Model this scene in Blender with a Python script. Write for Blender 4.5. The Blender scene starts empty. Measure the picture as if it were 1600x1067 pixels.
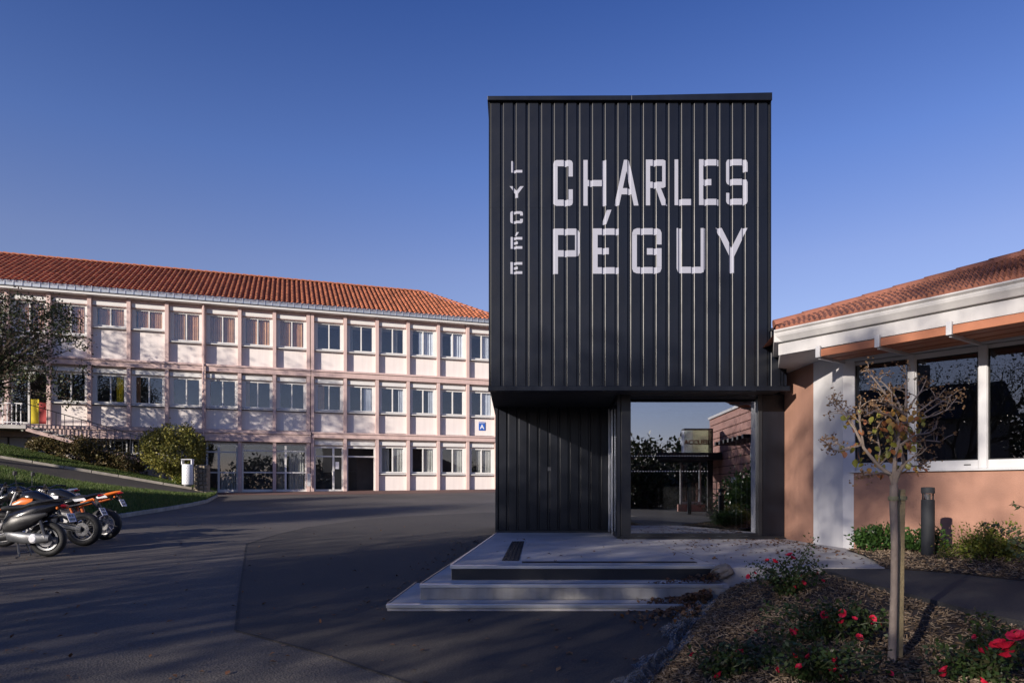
import bpy, bmesh, math, random
import numpy as np
from mathutils import Vector, Matrix

R = math.radians
C = bpy.context.scene.collection
scene = bpy.context.scene

# ------------------------------------------------------------------ camera, world, sun, exposure
SUN_EL, SUN_AZ = 16.5, 40.0          # light travels towards +Y turned SUN_AZ degrees to +X
EYE = 1.52
F = 1067.0                           # focal length in pixels of the 1600 wide photograph (24 mm shift lens)
HOR = 766.0
cam_d = bpy.data.cameras.new('camera'); cam = bpy.data.objects.new('camera', cam_d); C.objects.link(cam)
cam.location = (0, 0, EYE); cam.rotation_euler = (R(90), 0, 0)
cam_d.sensor_width = 36; cam_d.lens = 24.0
cam_d.shift_y = (HOR - 533.5) / 1600
cam_d.clip_end = 3000; cam_d.clip_start = 0.1
scene.camera = cam

w = bpy.data.worlds.new('World'); scene.world = w; w.use_nodes = True
nt = w.node_tree
sky = nt.nodes.new('ShaderNodeTexSky'); sky.sky_type = 'NISHITA'; sky.sun_disc = False
sky.sun_elevation = R(SUN_EL); sky.sun_rotation = R(180 + SUN_AZ)
sky.altitude = 50; sky.air_density = 1.0; sky.dust_density = 0.1; sky.ozone_density = 4.0
bg = nt.nodes['Background']; bg.inputs['Strength'].default_value = 0.15
tint = nt.nodes.new('ShaderNodeMix'); tint.data_type = 'RGBA'; tint.blend_type = 'MULTIPLY'; tint.inputs['Factor'].default_value = 1

# the clear air whitens towards the horizon and deepens overhead, the same all round
wtc = nt.nodes.new('ShaderNodeTexCoord'); wsx = nt.nodes.new('ShaderNodeSeparateXYZ'); wrp = nt.nodes.new('ShaderNodeValToRGB')
nt.links.new(wtc.outputs['Generated'], wsx.inputs['Vector']); nt.links.new(wsx.outputs['Z'], wrp.inputs['Fac'])
we = wrp.color_ramp.elements
we[0].position = .20; we[0].color = (.86,.60,.61,1); we[1].position = .58; we[1].color = (.33,.375,.62,1)
for po, co in ((.30,(.84,.60,.66)),(.42,(.60,.54,.72))):
    q_ = we.new(po); q_.color = (*co,1)
nt.links.new(wrp.outputs['Color'], tint.inputs['B'])
nt.links.new(sky.outputs['Color'], tint.inputs['A']); nt.links.new(tint.outputs['Result'], bg.inputs['Color'])

sd = bpy.data.lights.new('sun', 'SUN'); sd.energy = 5.0; sd.angle = R(0.55); sd.color = (1.0, 0.90, 0.79)
sun = bpy.data.objects.new('sun', sd); C.objects.link(sun)
LDIR = Vector((math.sin(R(SUN_AZ)) * math.cos(R(SUN_EL)), math.cos(R(SUN_AZ)) * math.cos(R(SUN_EL)), -math.sin(R(SUN_EL))))
sun.rotation_euler = LDIR.to_track_quat('-Z', 'Y').to_euler()
sun.location = (-20, -20, 30)

vs = scene.view_settings
scene.display_settings.display_device = 'sRGB'
vs.view_transform = 'Standard'; vs.look = 'None'; vs.exposure = 0.55; vs.gamma = 1.0
vs.use_curve_mapping = False

# ------------------------------------------------------------------ materials
MATS = {}
def M(name, col, rough=.6, var=.12, scale=2.0, bump=0.0, bscale=60.0, metal=0.0, spec=.5, col2=None, island=0.0,
      trans=0.0, streak=0.0, detail=6.0):
    if name in MATS: return MATS[name]
    m = bpy.data.materials.new(name); m.use_nodes = True; MATS[name] = m
    t = m.node_tree; N = t.nodes; L = t.links
    p = N['Principled BSDF']
    p.inputs['Roughness'].default_value = rough; p.inputs['Metallic'].default_value = metal
    p.inputs['Specular IOR Level'].default_value = spec
    tc = N.new('ShaderNodeTexCoord')
    nz = N.new('ShaderNodeTexNoise'); nz.inputs['Scale'].default_value = scale; nz.inputs['Detail'].default_value = detail
    nz.inputs['Roughness'].default_value = .6
    L.new(tc.outputs['Object'], nz.inputs['Vector'])
    rp = N.new('ShaderNodeValToRGB')
    c2 = col2 or tuple(min(1, c * (1 + var)) for c in col)
    c1 = col if col2 else tuple(c * (1 - var) for c in col)
    rp.color_ramp.elements[0].position = .3; rp.color_ramp.elements[1].position = .7
    rp.color_ramp.elements[0].color = (*c1, 1); rp.color_ramp.elements[1].color = (*c2, 1)
    L.new(nz.outputs['Fac'], rp.inputs['Fac'])
    out = rp.outputs['Color']
    if streak:
        mp = N.new('ShaderNodeMapping'); mp.inputs['Scale'].default_value = (6, 6, .5)
        L.new(tc.outputs['Object'], mp.inputs['Vector'])
        n2 = N.new('ShaderNodeTexNoise'); n2.inputs['Scale'].default_value = 1.6; n2.inputs['Detail'].default_value = 5
        L.new(mp.outputs['Vector'], n2.inputs['Vector'])
        mr = N.new('ShaderNodeMapRange'); mr.inputs['From Min'].default_value = .35; mr.inputs['From Max'].default_value = .75
        mr.inputs['To Min'].default_value = 1.0; mr.inputs['To Max'].default_value = 1 - streak
        L.new(n2.outputs['Fac'], mr.inputs['Value'])
        mx = N.new('ShaderNodeMix'); mx.data_type = 'RGBA'; mx.blend_type = 'MULTIPLY'; mx.inputs['Factor'].default_value = 1
        L.new(out, mx.inputs['A']); L.new(mr.outputs['Result'], mx.inputs['B']); out = mx.outputs['Result']
    if island:
        g = N.new('ShaderNodeNewGeometry')
        mr = N.new('ShaderNodeMapRange'); mr.inputs['To Min'].default_value = 1 - island; mr.inputs['To Max'].default_value = 1 + island
        L.new(g.outputs['Random Per Island'], mr.inputs['Value'])
        mx = N.new('ShaderNodeMix'); mx.data_type = 'RGBA'; mx.blend_type = 'MULTIPLY'; mx.inputs['Factor'].default_value = 1
        L.new(out, mx.inputs['A']); L.new(mr.outputs['Result'], mx.inputs['B']); out = mx.outputs['Result']
    L.new(out, p.inputs['Base Color'])
    # a little wear in the gloss
    n3 = N.new('ShaderNodeTexNoise'); n3.inputs['Scale'].default_value = scale * 3; n3.inputs['Detail'].default_value = 4
    L.new(tc.outputs['Object'], n3.inputs['Vector'])
    mr3 = N.new('ShaderNodeMapRange'); mr3.inputs['To Min'].default_value = max(0, rough - .1); mr3.inputs['To Max'].default_value = min(1, rough + .1)
    L.new(n3.outputs['Fac'], mr3.inputs['Value']); L.new(mr3.outputs['Result'], p.inputs['Roughness'])
    if bump:
        nb = N.new('ShaderNodeTexNoise'); nb.inputs['Scale'].default_value = bscale; nb.inputs['Detail'].default_value = 3
        L.new(tc.outputs['Object'], nb.inputs['Vector'])
        b = N.new('ShaderNodeBump'); b.inputs['Strength'].default_value = bump; b.inputs['Distance'].default_value = .02
        L.new(nb.outputs['Fac'], b.inputs['Height']); L.new(b.outputs['Normal'], p.inputs['Normal'])
    if trans:
        tr = N.new('ShaderNodeBsdfTranslucent'); L.new(out, tr.inputs['Color'])
        mxs = N.new('ShaderNodeMixShader'); mxs.inputs['Fac'].default_value = trans
        L.new(p.outputs['BSDF'], mxs.inputs[1]); L.new(tr.outputs['BSDF'], mxs.inputs[2])
        L.new(mxs.outputs['Shader'], N['Material Output'].inputs['Surface'])
    return m

def leafmat(name, cols, rough=.5, trans=.25):
    """Leaves: every leaf takes its own tint from a ramp, and passes some light."""
    if name in MATS: return MATS[name]
    m = bpy.data.materials.new(name); m.use_nodes = True; MATS[name] = m
    t = m.node_tree; N = t.nodes; L = t.links; p = N['Principled BSDF']
    p.inputs['Roughness'].default_value = rough; p.inputs['Specular IOR Level'].default_value = .35
    g = N.new('ShaderNodeNewGeometry'); rp = N.new('ShaderNodeValToRGB'); el = rp.color_ramp.elements
    el[0].position = 0; el[0].color = (*cols[0], 1); el[1].position = 1; el[1].color = (*cols[-1], 1)
    for i, c in enumerate(cols[1:-1]):
        e = el.new((i + 1) / (len(cols) - 1)); e.color = (*c, 1)
    L.new(g.outputs['Random Per Island'], rp.inputs['Fac'])
    L.new(rp.outputs['Color'], p.inputs['Base Color'])
    tr = N.new('ShaderNodeBsdfTranslucent'); L.new(rp.outputs['Color'], tr.inputs['Color'])
    mx = N.new('ShaderNodeMixShader'); mx.inputs['Fac'].default_value = trans
    L.new(p.outputs['BSDF'], mx.inputs[1]); L.new(tr.outputs['BSDF'], mx.inputs[2])
    L.new(mx.outputs['Shader'], N['Material Output'].inputs['Surface'])
    return m

def glassmat(name, tint, refl, gain=1.5, rough=.0, gcol=(.9, .93, 1), wavy=.04):
    if name in MATS: return MATS[name]
    m = bpy.data.materials.new(name); m.use_nodes = True; MATS[name] = m
    t = m.node_tree; N = t.nodes; L = t.links; N.remove(N['Principled BSDF'])
    tr = N.new('ShaderNodeBsdfTransparent'); tr.inputs['Color'].default_value = (*tint, 1)
    gl = N.new('ShaderNodeBsdfGlossy'); gl.inputs['Roughness'].default_value = rough; gl.inputs['Color'].default_value = (*gcol, 1)
    lw_ = N.new('ShaderNodeLayerWeight'); lw_.inputs['Blend'].default_value = .5
    fr = N.new('ShaderNodeMath'); fr.operation = 'POWER'; fr.inputs[1].default_value = 5; L.new(lw_.outputs['Facing'], fr.inputs[0])
    ma = N.new('ShaderNodeMath'); ma.operation = 'MULTIPLY_ADD'; ma.inputs[1].default_value = gain; ma.inputs[2].default_value = refl + .03*gain
    ma.use_clamp = True
    L.new(fr.outputs['Value'], ma.inputs[0])
    # slight waviness of real panes
    tc = N.new('ShaderNodeTexCoord'); nz = N.new('ShaderNodeTexNoise'); nz.inputs['Scale'].default_value = 1.3; nz.inputs['Detail'].default_value = 0
    L.new(tc.outputs['Object'], nz.inputs['Vector'])
    b = N.new('ShaderNodeBump'); b.inputs['Strength'].default_value = wavy; b.inputs['Distance'].default_value = .03
    L.new(nz.outputs['Fac'], b.inputs['Height']); L.new(b.outputs['Normal'], gl.inputs['Normal'])
    mx = N.new('ShaderNodeMixShader'); L.new(ma.outputs['Value'], mx.inputs['Fac'])
    L.new(tr.outputs['BSDF'], mx.inputs[1]); L.new(gl.outputs['BSDF'], mx.inputs[2])
    L.new(mx.outputs['Shader'], N['Material Output'].inputs['Surface'])
    return m

def asphalt(name, base, patch=.25, speck=.5, bump=.35):
    m = bpy.data.materials.new(name); m.use_nodes = True; MATS[name] = m
    t = m.node_tree; N = t.nodes; L = t.links; p = N['Principled BSDF']
    p.inputs['Roughness'].default_value = .85; p.inputs['Specular IOR Level'].default_value = .35
    tc = N.new('ShaderNodeTexCoord')
    a = N.new('ShaderNodeTexNoise'); a.inputs['Scale'].default_value = .35; a.inputs['Detail'].default_value = 8
    b = N.new('ShaderNodeTexNoise'); b.inputs['Scale'].default_value = 48; b.inputs['Detail'].default_value = 6; b.inputs['Roughness'].default_value = .75
    v = N.new('ShaderNodeTexVoronoi'); v.inputs['Scale'].default_value = 55
    for n in (a, b, v): L.new(tc.outputs['Object'], n.inputs['Vector'])
    r1 = N.new('ShaderNodeMapRange'); r1.inputs['From Min'].default_value = .3; r1.inputs['From Max'].default_value = .7
    r1.inputs['To Min'].default_value = 1 - patch; r1.inputs['To Max'].default_value = 1 + patch
    L.new(a.outputs['Fac'], r1.inputs['Value'])
    r2 = N.new('ShaderNodeMapRange'); r2.inputs['From Min'].default_value = .3; r2.inputs['From Max'].default_value = .75
    r2.inputs['To Min'].default_value = 1 - speck; r2.inputs['To Max'].default_value = 1 + speck
    L.new(b.outputs['Fac'], r2.inputs['Value'])
    mu = N.new('ShaderNodeMath'); mu.operation = 'MULTIPLY'; L.new(r1.outputs['Result'], mu.inputs[0]); L.new(r2.outputs['Result'], mu.inputs[1])
    mx = N.new('ShaderNodeMix'); mx.data_type = 'RGBA'; mx.blend_type = 'MULTIPLY'; mx.inputs['Factor'].default_value = 1
    mx.inputs['A'].default_value = (*base, 1); L.new(mu.outputs['Value'], mx.inputs['B'])
    L.new(mx.outputs['Result'], p.inputs['Base Color'])
    bp = N.new('ShaderNodeBump'); bp.inputs['Strength'].default_value = bump; bp.inputs['Distance'].default_value = .012
    L.new(v.outputs['Distance'], bp.inputs['Height']); L.new(bp.outputs['Normal'], p.inputs['Normal'])
    return m

# ------------------------------------------------------------------ mesh building
class MB:
    def __init__(s): s.v = []; s.f = []
    def add(s, vs, fs):
        o = len(s.v); s.v += [tuple(p) for p in vs]; s.f += [tuple(o + i for i in f) for f in fs]; return s
    def box(s, x0, x1, y0, y1, z0, z1):
        return s.add([(x0,y0,z0),(x1,y0,z0),(x1,y1,z0),(x0,y1,z0),(x0,y0,z1),(x1,y0,z1),(x1,y1,z1),(x0,y1,z1)],
              [(3,2,1,0),(4,5,6,7),(0,1,5,4),(1,2,6,5),(2,3,7,6),(3,0,4,7)])
    def obox(s, c, ax, ay, az):
        c = Vector(c); ax, ay, az = Vector(ax), Vector(ay), Vector(az)
        vs = [c + i*ax + j*ay + k*az for k in (-1,1) for (i,j) in ((-1,-1),(1,-1),(1,1),(-1,1))]
        return s.add(vs, [(3,2,1,0),(4,5,6,7),(0,1,5,4),(1,2,6,5),(2,3,7,6),(3,0,4,7)])
    def bar(s, a, b, wd, ht, up=(0,0,1)):
        a, b = Vector(a), Vector(b); d = (b - a); 
        if d.length < 1e-6: return s
        dn = d.normalized(); u = Vector(up)
        if abs(dn.dot(u)) > .98: u = Vector((0,1,0))
        sd_ = dn.cross(u).normalized(); u = sd_.cross(dn)
        return s.obox((a+b)/2, d/2, sd_*wd/2, u*ht/2)
    def prism(s, poly, off):
        n = len(poly); off = Vector(off)
        vs = [Vector(p) for p in poly] + [Vector(p)+off for p in poly]
        fs = [tuple(range(n-1,-1,-1)), tuple(range(n,2*n))] + [(i,(i+1)%n,n+(i+1)%n,n+i) for i in range(n)]
        return s.add(vs, fs)
    def slab(s, poly, z0, z1):
        return s.prism([(p[0],p[1],z0) for p in poly], (0,0,z1-z0))
    def tube(s, pts, r, n=8, cap=True):
        pts = [Vector(p) for p in pts]
        rs = r if isinstance(r,(list,tuple)) else [r]*len(pts)
        o = len(s.v); ref = None
        for i,p in enumerate(pts):
            d = (pts[min(i+1,len(pts)-1)] - pts[max(i-1,0)])
            d = d.normalized() if d.length > 1e-9 else Vector((0,0,1))
            if ref is None:
                ref = Vector((0,0,1)) if abs(d.z) < .9 else Vector((1,0,0))
            a = d.cross(ref); 
            if a.length < 1e-6: a = d.cross(Vector((0,1,0)))
            a.normalize(); b = a.cross(d); ref = b
            for k in range(n):
                t = 2*math.pi*k/n
                s.v.append(tuple(p + (a*math.cos(t) + b*math.sin(t))*rs[i]))
        for i in range(len(pts)-1):
            for k in range(n):
                s.f.append((o+i*n+k, o+i*n+(k+1)%n, o+(i+1)*n+(k+1)%n, o+(i+1)*n+k))
        if cap:
            s.f.append(tuple(o+k for k in range(n-1,-1,-1))); e = o+(len(pts)-1)*n
            s.f.append(tuple(e+k for k in range(n)))
        return s
    def lathe(s, prof, c=(0,0,0), n=20, axis='z', closed=False):
        o = len(s.v); c = Vector(c)
        for k in range(n):
            t = 2*math.pi*k/n
            for (r,z) in prof:
                if axis == 'z': p = Vector((r*math.cos(t), r*math.sin(t), z))
                elif axis == 'y': p = Vector((r*math.cos(t), z, r*math.sin(t)))
                else: p = Vector((z, r*math.cos(t), r*math.sin(t)))
                s.v.append(tuple(c+p))
        m = len(prof)
        for k in range(n):
            k2 = (k+1)%n
            for i in range(m if closed else m-1):
                j = (i+1)%m
                s.f.append((o+k*m+i, o+k2*m+i, o+k2*m+j, o+k*m+j))
        return s
    def loft(s, secs, n=12, e=2.4, cap=True):
        """sections along x: (x, yc, zc, half width, half height)"""
        o = len(s.v)
        for (x,yc,zc,hw,hh) in secs:
            for k in range(n):
                t = 2*math.pi*k/n; ct, st = math.cos(t), math.sin(t)
                s.v.append((x, yc+hw*math.copysign(abs(ct)**(2/e),ct), zc+hh*math.copysign(abs(st)**(2/e),st)))
        for i in range(len(secs)-1):
            for k in range(n):
                s.f.append((o+i*n+k, o+i*n+(k+1)%n, o+(i+1)*n+(k+1)%n, o+(i+1)*n+k))
        if cap:
            s.f.append(tuple(o+k for k in range(n-1,-1,-1))); q = o+(len(secs)-1)*n
            s.f.append(tuple(q+k for k in range(n)))
        return s
    def sphere(s, c, r, n=10, m=6, sz=1.0):
        return s.lathe([(max(1e-4, r*math.sin(math.pi*i/m)), -sz*r*math.cos(math.pi*i/m)) for i in range(m+1)], c, n)
    def mesh(s, name):
        me = bpy.data.meshes.new(name); me.from_pydata(s.v, [], s.f); me.update(); return me

W = {}                                   # world matrices of the things (their children add nothing)
def thing(name, label, cat, loc=(0,0,0), rz=0.0, group=None, kind=None):
    o = bpy.data.objects.new(name, None); C.objects.link(o); o.empty_display_size = .2
    o.location = loc; o.rotation_euler = (0,0,rz)
    W[o] = Matrix.Translation(Vector(loc)) @ Matrix.Rotation(rz, 4, 'Z')
    tag(o, label, cat, group, kind); return o
def tag(o, label=None, cat=None, group=None, kind=None):
    if label: o['label'] = label
    if cat: o['category'] = cat
    if group: o['group'] = group
    if kind: o['kind'] = kind
    return o
def finish(me, mat, smooth):
    me.materials.append(mat)
    if smooth:
        me.shade_smooth()
        try: me.set_sharp_from_angle(angle=smooth if smooth is not True else .7)
        except Exception: pass
def obj(name, mb, mat, parent=None, smooth=False, local=True, bevel=0, kind=None, label=None):
    """link a mesh; local=False: the coordinates are world ones and are brought into the parent's frame"""
    me = mb.mesh(name) if isinstance(mb, MB) else mb
    if parent is not None and not local:
        me.transform(W[parent].inverted())
    finish(me, mat, smooth)
    o = bpy.data.objects.new(name, me); C.objects.link(o)
    W[o] = Matrix.Identity(4)
    if parent is not None: o.parent = parent; W[o] = W[parent]
    if bevel:
        b = o.modifiers.new('bevel','BEVEL'); b.width = bevel; b.segments = 2; b.limit_method = 'ANGLE'
    if kind: o['kind'] = kind
    if label: o['label'] = label
    return o
def inst(name, me, parent, loc=(0,0,0), rot=(0,0,0), scale=(1,1,1), label=None):
    o = bpy.data.objects.new(name, me); C.objects.link(o); o.parent = parent
    o.location = loc; o.rotation_euler = rot; o.scale = scale
    if parent is not None: W[o] = W[parent] @ Matrix.Translation(Vector(loc)) @ Matrix.Rotation(rot[2], 4, 'Z')
    if label: o['label'] = label
    return o
def mk(mb, name, mat, smooth=False):
    me = mb.mesh(name); finish(me, mat, smooth); return me
def struct(name, mb, mat, smooth=False, label=None):
    o = obj(name, mb, mat, None, smooth); o['kind'] = 'structure'
    if label: o['label'] = label
    return o
def np_mesh(name, verts, faces_n, nper):
    """verts (N,3) array; faces: nper consecutive verts form one face"""
    me = bpy.data.meshes.new(name); n = len(verts); nf = n // nper
    me.vertices.add(n); me.vertices.foreach_set('co', np.asarray(verts, dtype=np.float32).ravel())
    me.loops.add(n); me.loops.foreach_set('vertex_index', np.arange(n, dtype=np.int32))
    me.polygons.add(nf); me.polygons.foreach_set('loop_start', np.arange(0, n, nper, dtype=np.int32))
    me.update(calc_edges=True); return me
def rand_unit(rg, n):
    a = rg.normal(size=(n,3)); return a / np.linalg.norm(a, axis=1, keepdims=True)
def leaf_verts(rg, pts, L, Wd, out=None, fold=.12):
    """one folded quad per leaf"""
    n = len(pts); a = rand_unit(rg, n)
    if out is not None: a = a + out; a /= np.linalg.norm(a, axis=1, keepdims=True)
    b = np.cross(a, rand_unit(rg, n)); b /= np.linalg.norm(b, axis=1, keepdims=True) + 1e-9
    c = np.cross(a, b); s = rg.uniform(.6, 1.25, size=(n,1))
    p0 = pts; p1 = pts + a*L*.45*s + b*Wd*.5*s + c*L*fold*s; p2 = pts + a*L*s; p3 = pts + a*L*.45*s - b*Wd*.5*s + c*L*fold*s
    return np.stack([p0,p1,p2,p3], axis=1).reshape(-1,3)

def P(px, py, d): return Vector(((px-800)/F*d, d, EYE-(py-HOR)/F*d))
SL = .0385
def G(px, py):
    d = EYE/(SL+(py-HOR)/F); return Vector(((px-800)/F*d, d, SL*d))
def at_z(px, py, z):
    d = (EYE-z)*F/(py-HOR); return Vector(((px-800)/F*d, d, z))

# ------------------------------------------------------------------ material set
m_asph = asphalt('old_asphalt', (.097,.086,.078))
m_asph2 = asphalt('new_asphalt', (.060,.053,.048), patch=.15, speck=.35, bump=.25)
m_redasph = asphalt('reddish_asphalt', (.15,.085,.07), patch=.15, speck=.3)
m_soil = M('soil', (.05,.036,.026), .95, .4, 8, bump=.8, bscale=50)
m_grassbase = M('grass_ground', (.035,.05,.015), .95, .4, 5, bump=.5)
m_conc = M('concrete', (.40,.385,.375), .8, .20, 1.6, bump=.12, bscale=120)
m_conc_riser = M('concrete_riser', (.30,.29,.27), .85, .2, 2.2, bump=.15, bscale=90, streak=.3)
m_kerb = M('kerb_stone', (.30,.27,.23), .9, .25, 3, bump=.4, bscale=40)
m_panel = M('pale_pink_render', (.72,.66,.625), .85, .04, .8, bump=.06, bscale=90, streak=.08)
m_trim = M('pink_trim', (.56,.41,.375), .8, .07, 1.2, bump=.06, bscale=80, streak=.12)
m_white = M('white_paint', (.62,.61,.59), .45, .04, 2)
m_fascia = M('fascia_paint', (.47,.46,.45), .5, .06, 1.5, streak=.10)
m_whitewall = M('white_wall', (.54,.535,.545), .8, .04, 1.5, bump=.05, bscale=90, streak=.06)
m_terr = M('terracotta_render', (.315,.168,.118), .88, .08, 1.6, bump=.25, bscale=70, streak=.10)
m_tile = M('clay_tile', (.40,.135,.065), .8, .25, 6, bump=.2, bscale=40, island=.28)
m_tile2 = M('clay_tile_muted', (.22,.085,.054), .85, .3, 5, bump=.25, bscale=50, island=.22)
m_pan = M('clay_pan', (.20,.065,.035), .9, .3, 4)
m_zinc = M('zinc', (.42,.45,.48), .4, .12, 3, metal=.6)
m_case = M('grey_casing', (.16,.165,.175), .4, .2, 6, metal=.5)
m_alu = M('aluminium', (.62,.62,.63), .35, .06, 4, metal=.75)
m_alupaint = M('white_aluminium', (.46,.46,.47), .4, .04, 3)
m_black = M('anthracite_metal', (.0052,.0068,.0122), .36, .3, .9, spec=.38, bump=.03, bscale=2.5, streak=.3)
m_black2 = M('anthracite_frame', (.014,.015,.018), .4, .1, 2, spec=.5)
m_soffit = M('dark_soffit', (.02,.02,.022), .7, .1, 2)
m_letter = M('white_lettering', (.29,.30,.355), .55, .05, 1.5)
m_louvre = M('orange_louvre', (.34,.125,.06), .6, .12, 2.5, bump=.05, bscale=60)
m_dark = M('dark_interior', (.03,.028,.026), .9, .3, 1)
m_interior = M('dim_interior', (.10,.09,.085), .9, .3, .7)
m_rubber = M('rubber', (.015,.015,.016), .7, .2, 6, bump=.2, bscale=50)
m_plastic = M('black_plastic', (.018,.018,.02), .4, .15, 3, spec=.5)
m_gloss = M('black_gloss_paint', (.012,.012,.014), .18, .1, 3, spec=.6)
m_orange = M('orange_paint', (.72,.17,.02), .3, .06, 3)
m_orange2 = M('dull_orange_paint', (.45,.10,.02), .35, .1, 3)
m_whitep = M('white_plastic', (.75,.75,.77), .35, .05, 3)
m_metal = M('steel', (.55,.55,.56), .28, .12, 5, metal=.9)
m_dmetal = M('dark_steel', (.10,.10,.105), .4, .15, 5, metal=.7)
m_red = M('red_lens', (.45,.015,.02), .2, .1, 4)
m_blue = M('sign_blue', (.02,.10,.42), .4, .05, 3)
m_bark = M('bark', (.075,.055,.042), .9, .35, 9, bump=.8, bscale=35)
m_barklight = M('pale_bark', (.29,.23,.185), .8, .22, 11, bump=.3, bscale=45)
m_stake = M('weathered_wood', (.36,.28,.15), .85, .2, 9, bump=.4, bscale=50, streak=.3)
m_stone = M('rubble_stone', (.24,.20,.15), .9, .3, 7, bump=.6, bscale=30, island=.25)
m_binwhite = M('bin_enamel', (.70,.71,.74), .4, .05, 3)
m_glass = glassmat('window_glass', (.93,.95,.96), .05, 1.0)
m_glass_dark = glassmat('annex_glass', (.80,.82,.84), .04, .8)
m_glass_hall = glassmat('hall_glass', (.55,.58,.62), .32, 1.0, wavy=.003)
m_glass_clear = glassmat('clear_glass', (.85,.88,.9), .02, 1.0)
m_curt_brown = M('brown_curtain', (.72,.42,.24), .9, .15, 3, trans=.2)
m_curt_grey = M('grey_curtain', (.62,.60,.56), .9, .12, 3, trans=.2)
m_curt_white = M('white_curtain', (.75,.76,.80), .9, .08, 3, trans=.2)
m_yellow = M('yellow_panel', (.75,.60,.03), .5, .08, 3)
m_redpanel = M('red_panel', (.35,.05,.05), .5, .1, 3)
# ================================================================== GROUND
def smooth(a, b, x):
    t = max(0.0, min(1.0, (x-a)/(b-a))); return t*t*(3-2*t)
def ground_z(x, y):
    zl = SL*max(-12, min(y, 44)); zr = SL*max(-12, min(y, 15.5))
    k = smooth(0.3, 2.0, x); return zl*(1-k) + zr*k
mb = MB()
xs = [-900,-200,-90,-60,-45,-36,-30,-26,-22,-18,-15,-12,-9,-6,-4,-2,-1,0,.3,.6,.9,1.2,1.5,1.8,2.1,3,4,5,7,9,12,16,24,40,90,200,900]
ys = [-900,-200,-60,-30,-12,-6,-2,0,2,4,6,8,10,12,14,15.5,18,21,24,27,30,33,36,40,44,60,90,200,900]
nx = len(xs)
mb.v = [(x,y,ground_z(x,y)) for y in ys for x in xs]
mb.f = [(j*nx+i, j*nx+i+1, (j+1)*nx+i+1, (j+1)*nx+i) for j in range(len(ys)-1) for i in range(nx-1)]
struct('asphalt_ground', mb, m_asph)
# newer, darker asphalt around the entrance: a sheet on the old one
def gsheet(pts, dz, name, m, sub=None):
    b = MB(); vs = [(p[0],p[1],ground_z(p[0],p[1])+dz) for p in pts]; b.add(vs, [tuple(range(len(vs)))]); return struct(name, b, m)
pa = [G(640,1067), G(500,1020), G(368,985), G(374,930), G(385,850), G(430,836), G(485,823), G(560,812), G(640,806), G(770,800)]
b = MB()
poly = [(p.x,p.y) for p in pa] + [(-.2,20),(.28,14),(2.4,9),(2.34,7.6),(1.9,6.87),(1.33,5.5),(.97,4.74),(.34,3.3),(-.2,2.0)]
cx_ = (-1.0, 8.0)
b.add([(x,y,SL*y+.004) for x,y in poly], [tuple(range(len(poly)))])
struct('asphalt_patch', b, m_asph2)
bb = MB()
for (px,py),(qx,qy) in zip([(640,1067),(500,1020),(368,985),(374,930),(385,850),(430,836)],[(500,1020),(368,985),(374,930),(385,850),(430,836),(485,823)]):
    p, q = G(px,py), G(qx,qy); dd = (q-p).normalized(); nn = Vector((-dd.y,dd.x,0))*.012
    bb.add([p-nn+Vector((0,0,.008)), p+nn+Vector((0,0,.008)), q+nn+Vector((0,0,.008)), q-nn+Vector((0,0,.008))], [(0,1,2,3)])
struct('asphalt_joint', bb, M('bitumen_joint', (.016,.015,.015), .8, .2, 5))
# reddish strip along the long building (its local frame is made below)
BU = Vector((.95,.312,0)).normalized(); BN = Vector((-.312,.95,0)).normalized(); B0 = Vector((-11.18,38,0))
def bw(t, y, z): return B0 + BU*t + BN*y + Vector((0,0,z))
b = MB()
st = [(-9.2,-1.2),(-6,-2.2),(-3,-3.6),(0,-4.3),(4,-4.6),(8,-4.4),(13,-4.0)]
for (t0,y0),(t1,y1) in zip(st, st[1:]):
    q = [bw(t0,y0,0), bw(t1,y1,0), bw(t1,.3,0), bw(t0,.3,0)]
    b.add([(p.x,p.y,SL*p.y+.006) for p in q], [(0,1,2,3)])
struct('forecourt_paving', b, m_redasph)

# ------------------------------------------------ lawns and the footpath rising to the left
lawn_near = [G(338,776), G(322,785), G(300,790), G(255,798), G(185,809), G(100,822), G(0,833), G(-120,850), G(-400,880)]
def pp(px,py,d): return P(px,py,d)
PL = [pp(338,775,32.0), pp(322,775,31.4), pp(300,774,31.0), pp(275,771.5,30.4), pp(185,762,29.6), pp(100,750,29), pp(0,729,28), pp(-120,706,27), pp(-400,650,24)]
PU = [pp(338,770.6,34.6), pp(322,768,34.0), pp(300,764.5,33.4), pp(255,757,32.8), pp(185,745,32), pp(100,731,31), pp(0,715,30), pp(-120,694,29), pp(-400,640,26)]
HU = [pp(338,769.5,35.6), pp(322,766.5,35.2), pp(305,764,34.9), pp(262,755,34.6), pp(185,738,34), pp(100,720,33.2), pp(0,698,32.2), pp(-120,676,31), pp(-400,620,28)]
def ribbon(a, c, n=6, dz=0.0, bulge=0.0, lift=0.0):
    """a sheet between two 3-D lines"""
    b = MB(); m = len(a)
    def sub(l, k=4):
        o = []
        for p,q in zip(l,l[1:]): o += [p.lerp(q,i/k) for i in range(k)]
        return o+[l[-1]]
    a, c = sub(a), sub(c); m = len(a)
    b.v = [tuple(a[i].lerp(c[i], j/n) + Vector((0,0,dz + bulge*math.sin(math.pi*j/n)))) for i in range(m) for j in range(n+1)]
    b.f = [(i*(n+1)+j, i*(n+1)+j+1, (i+1)*(n+1)+j+1, (i+1)*(n+1)+j) for i in range(m-1) for j in range(n)]
    return b
up = Vector((0,0,.10))
LN = [p+up for p in lawn_near]
lawn_mb = ribbon(LN, [p+Vector((0,0,.01)) for p in PL], 10, 0, .12)
struct('lower_lawn', lawn_mb, m_grassbase, True)
struct('footpath', ribbon(PL, PU, 3, 0.0), m_asph2, True)
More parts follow.
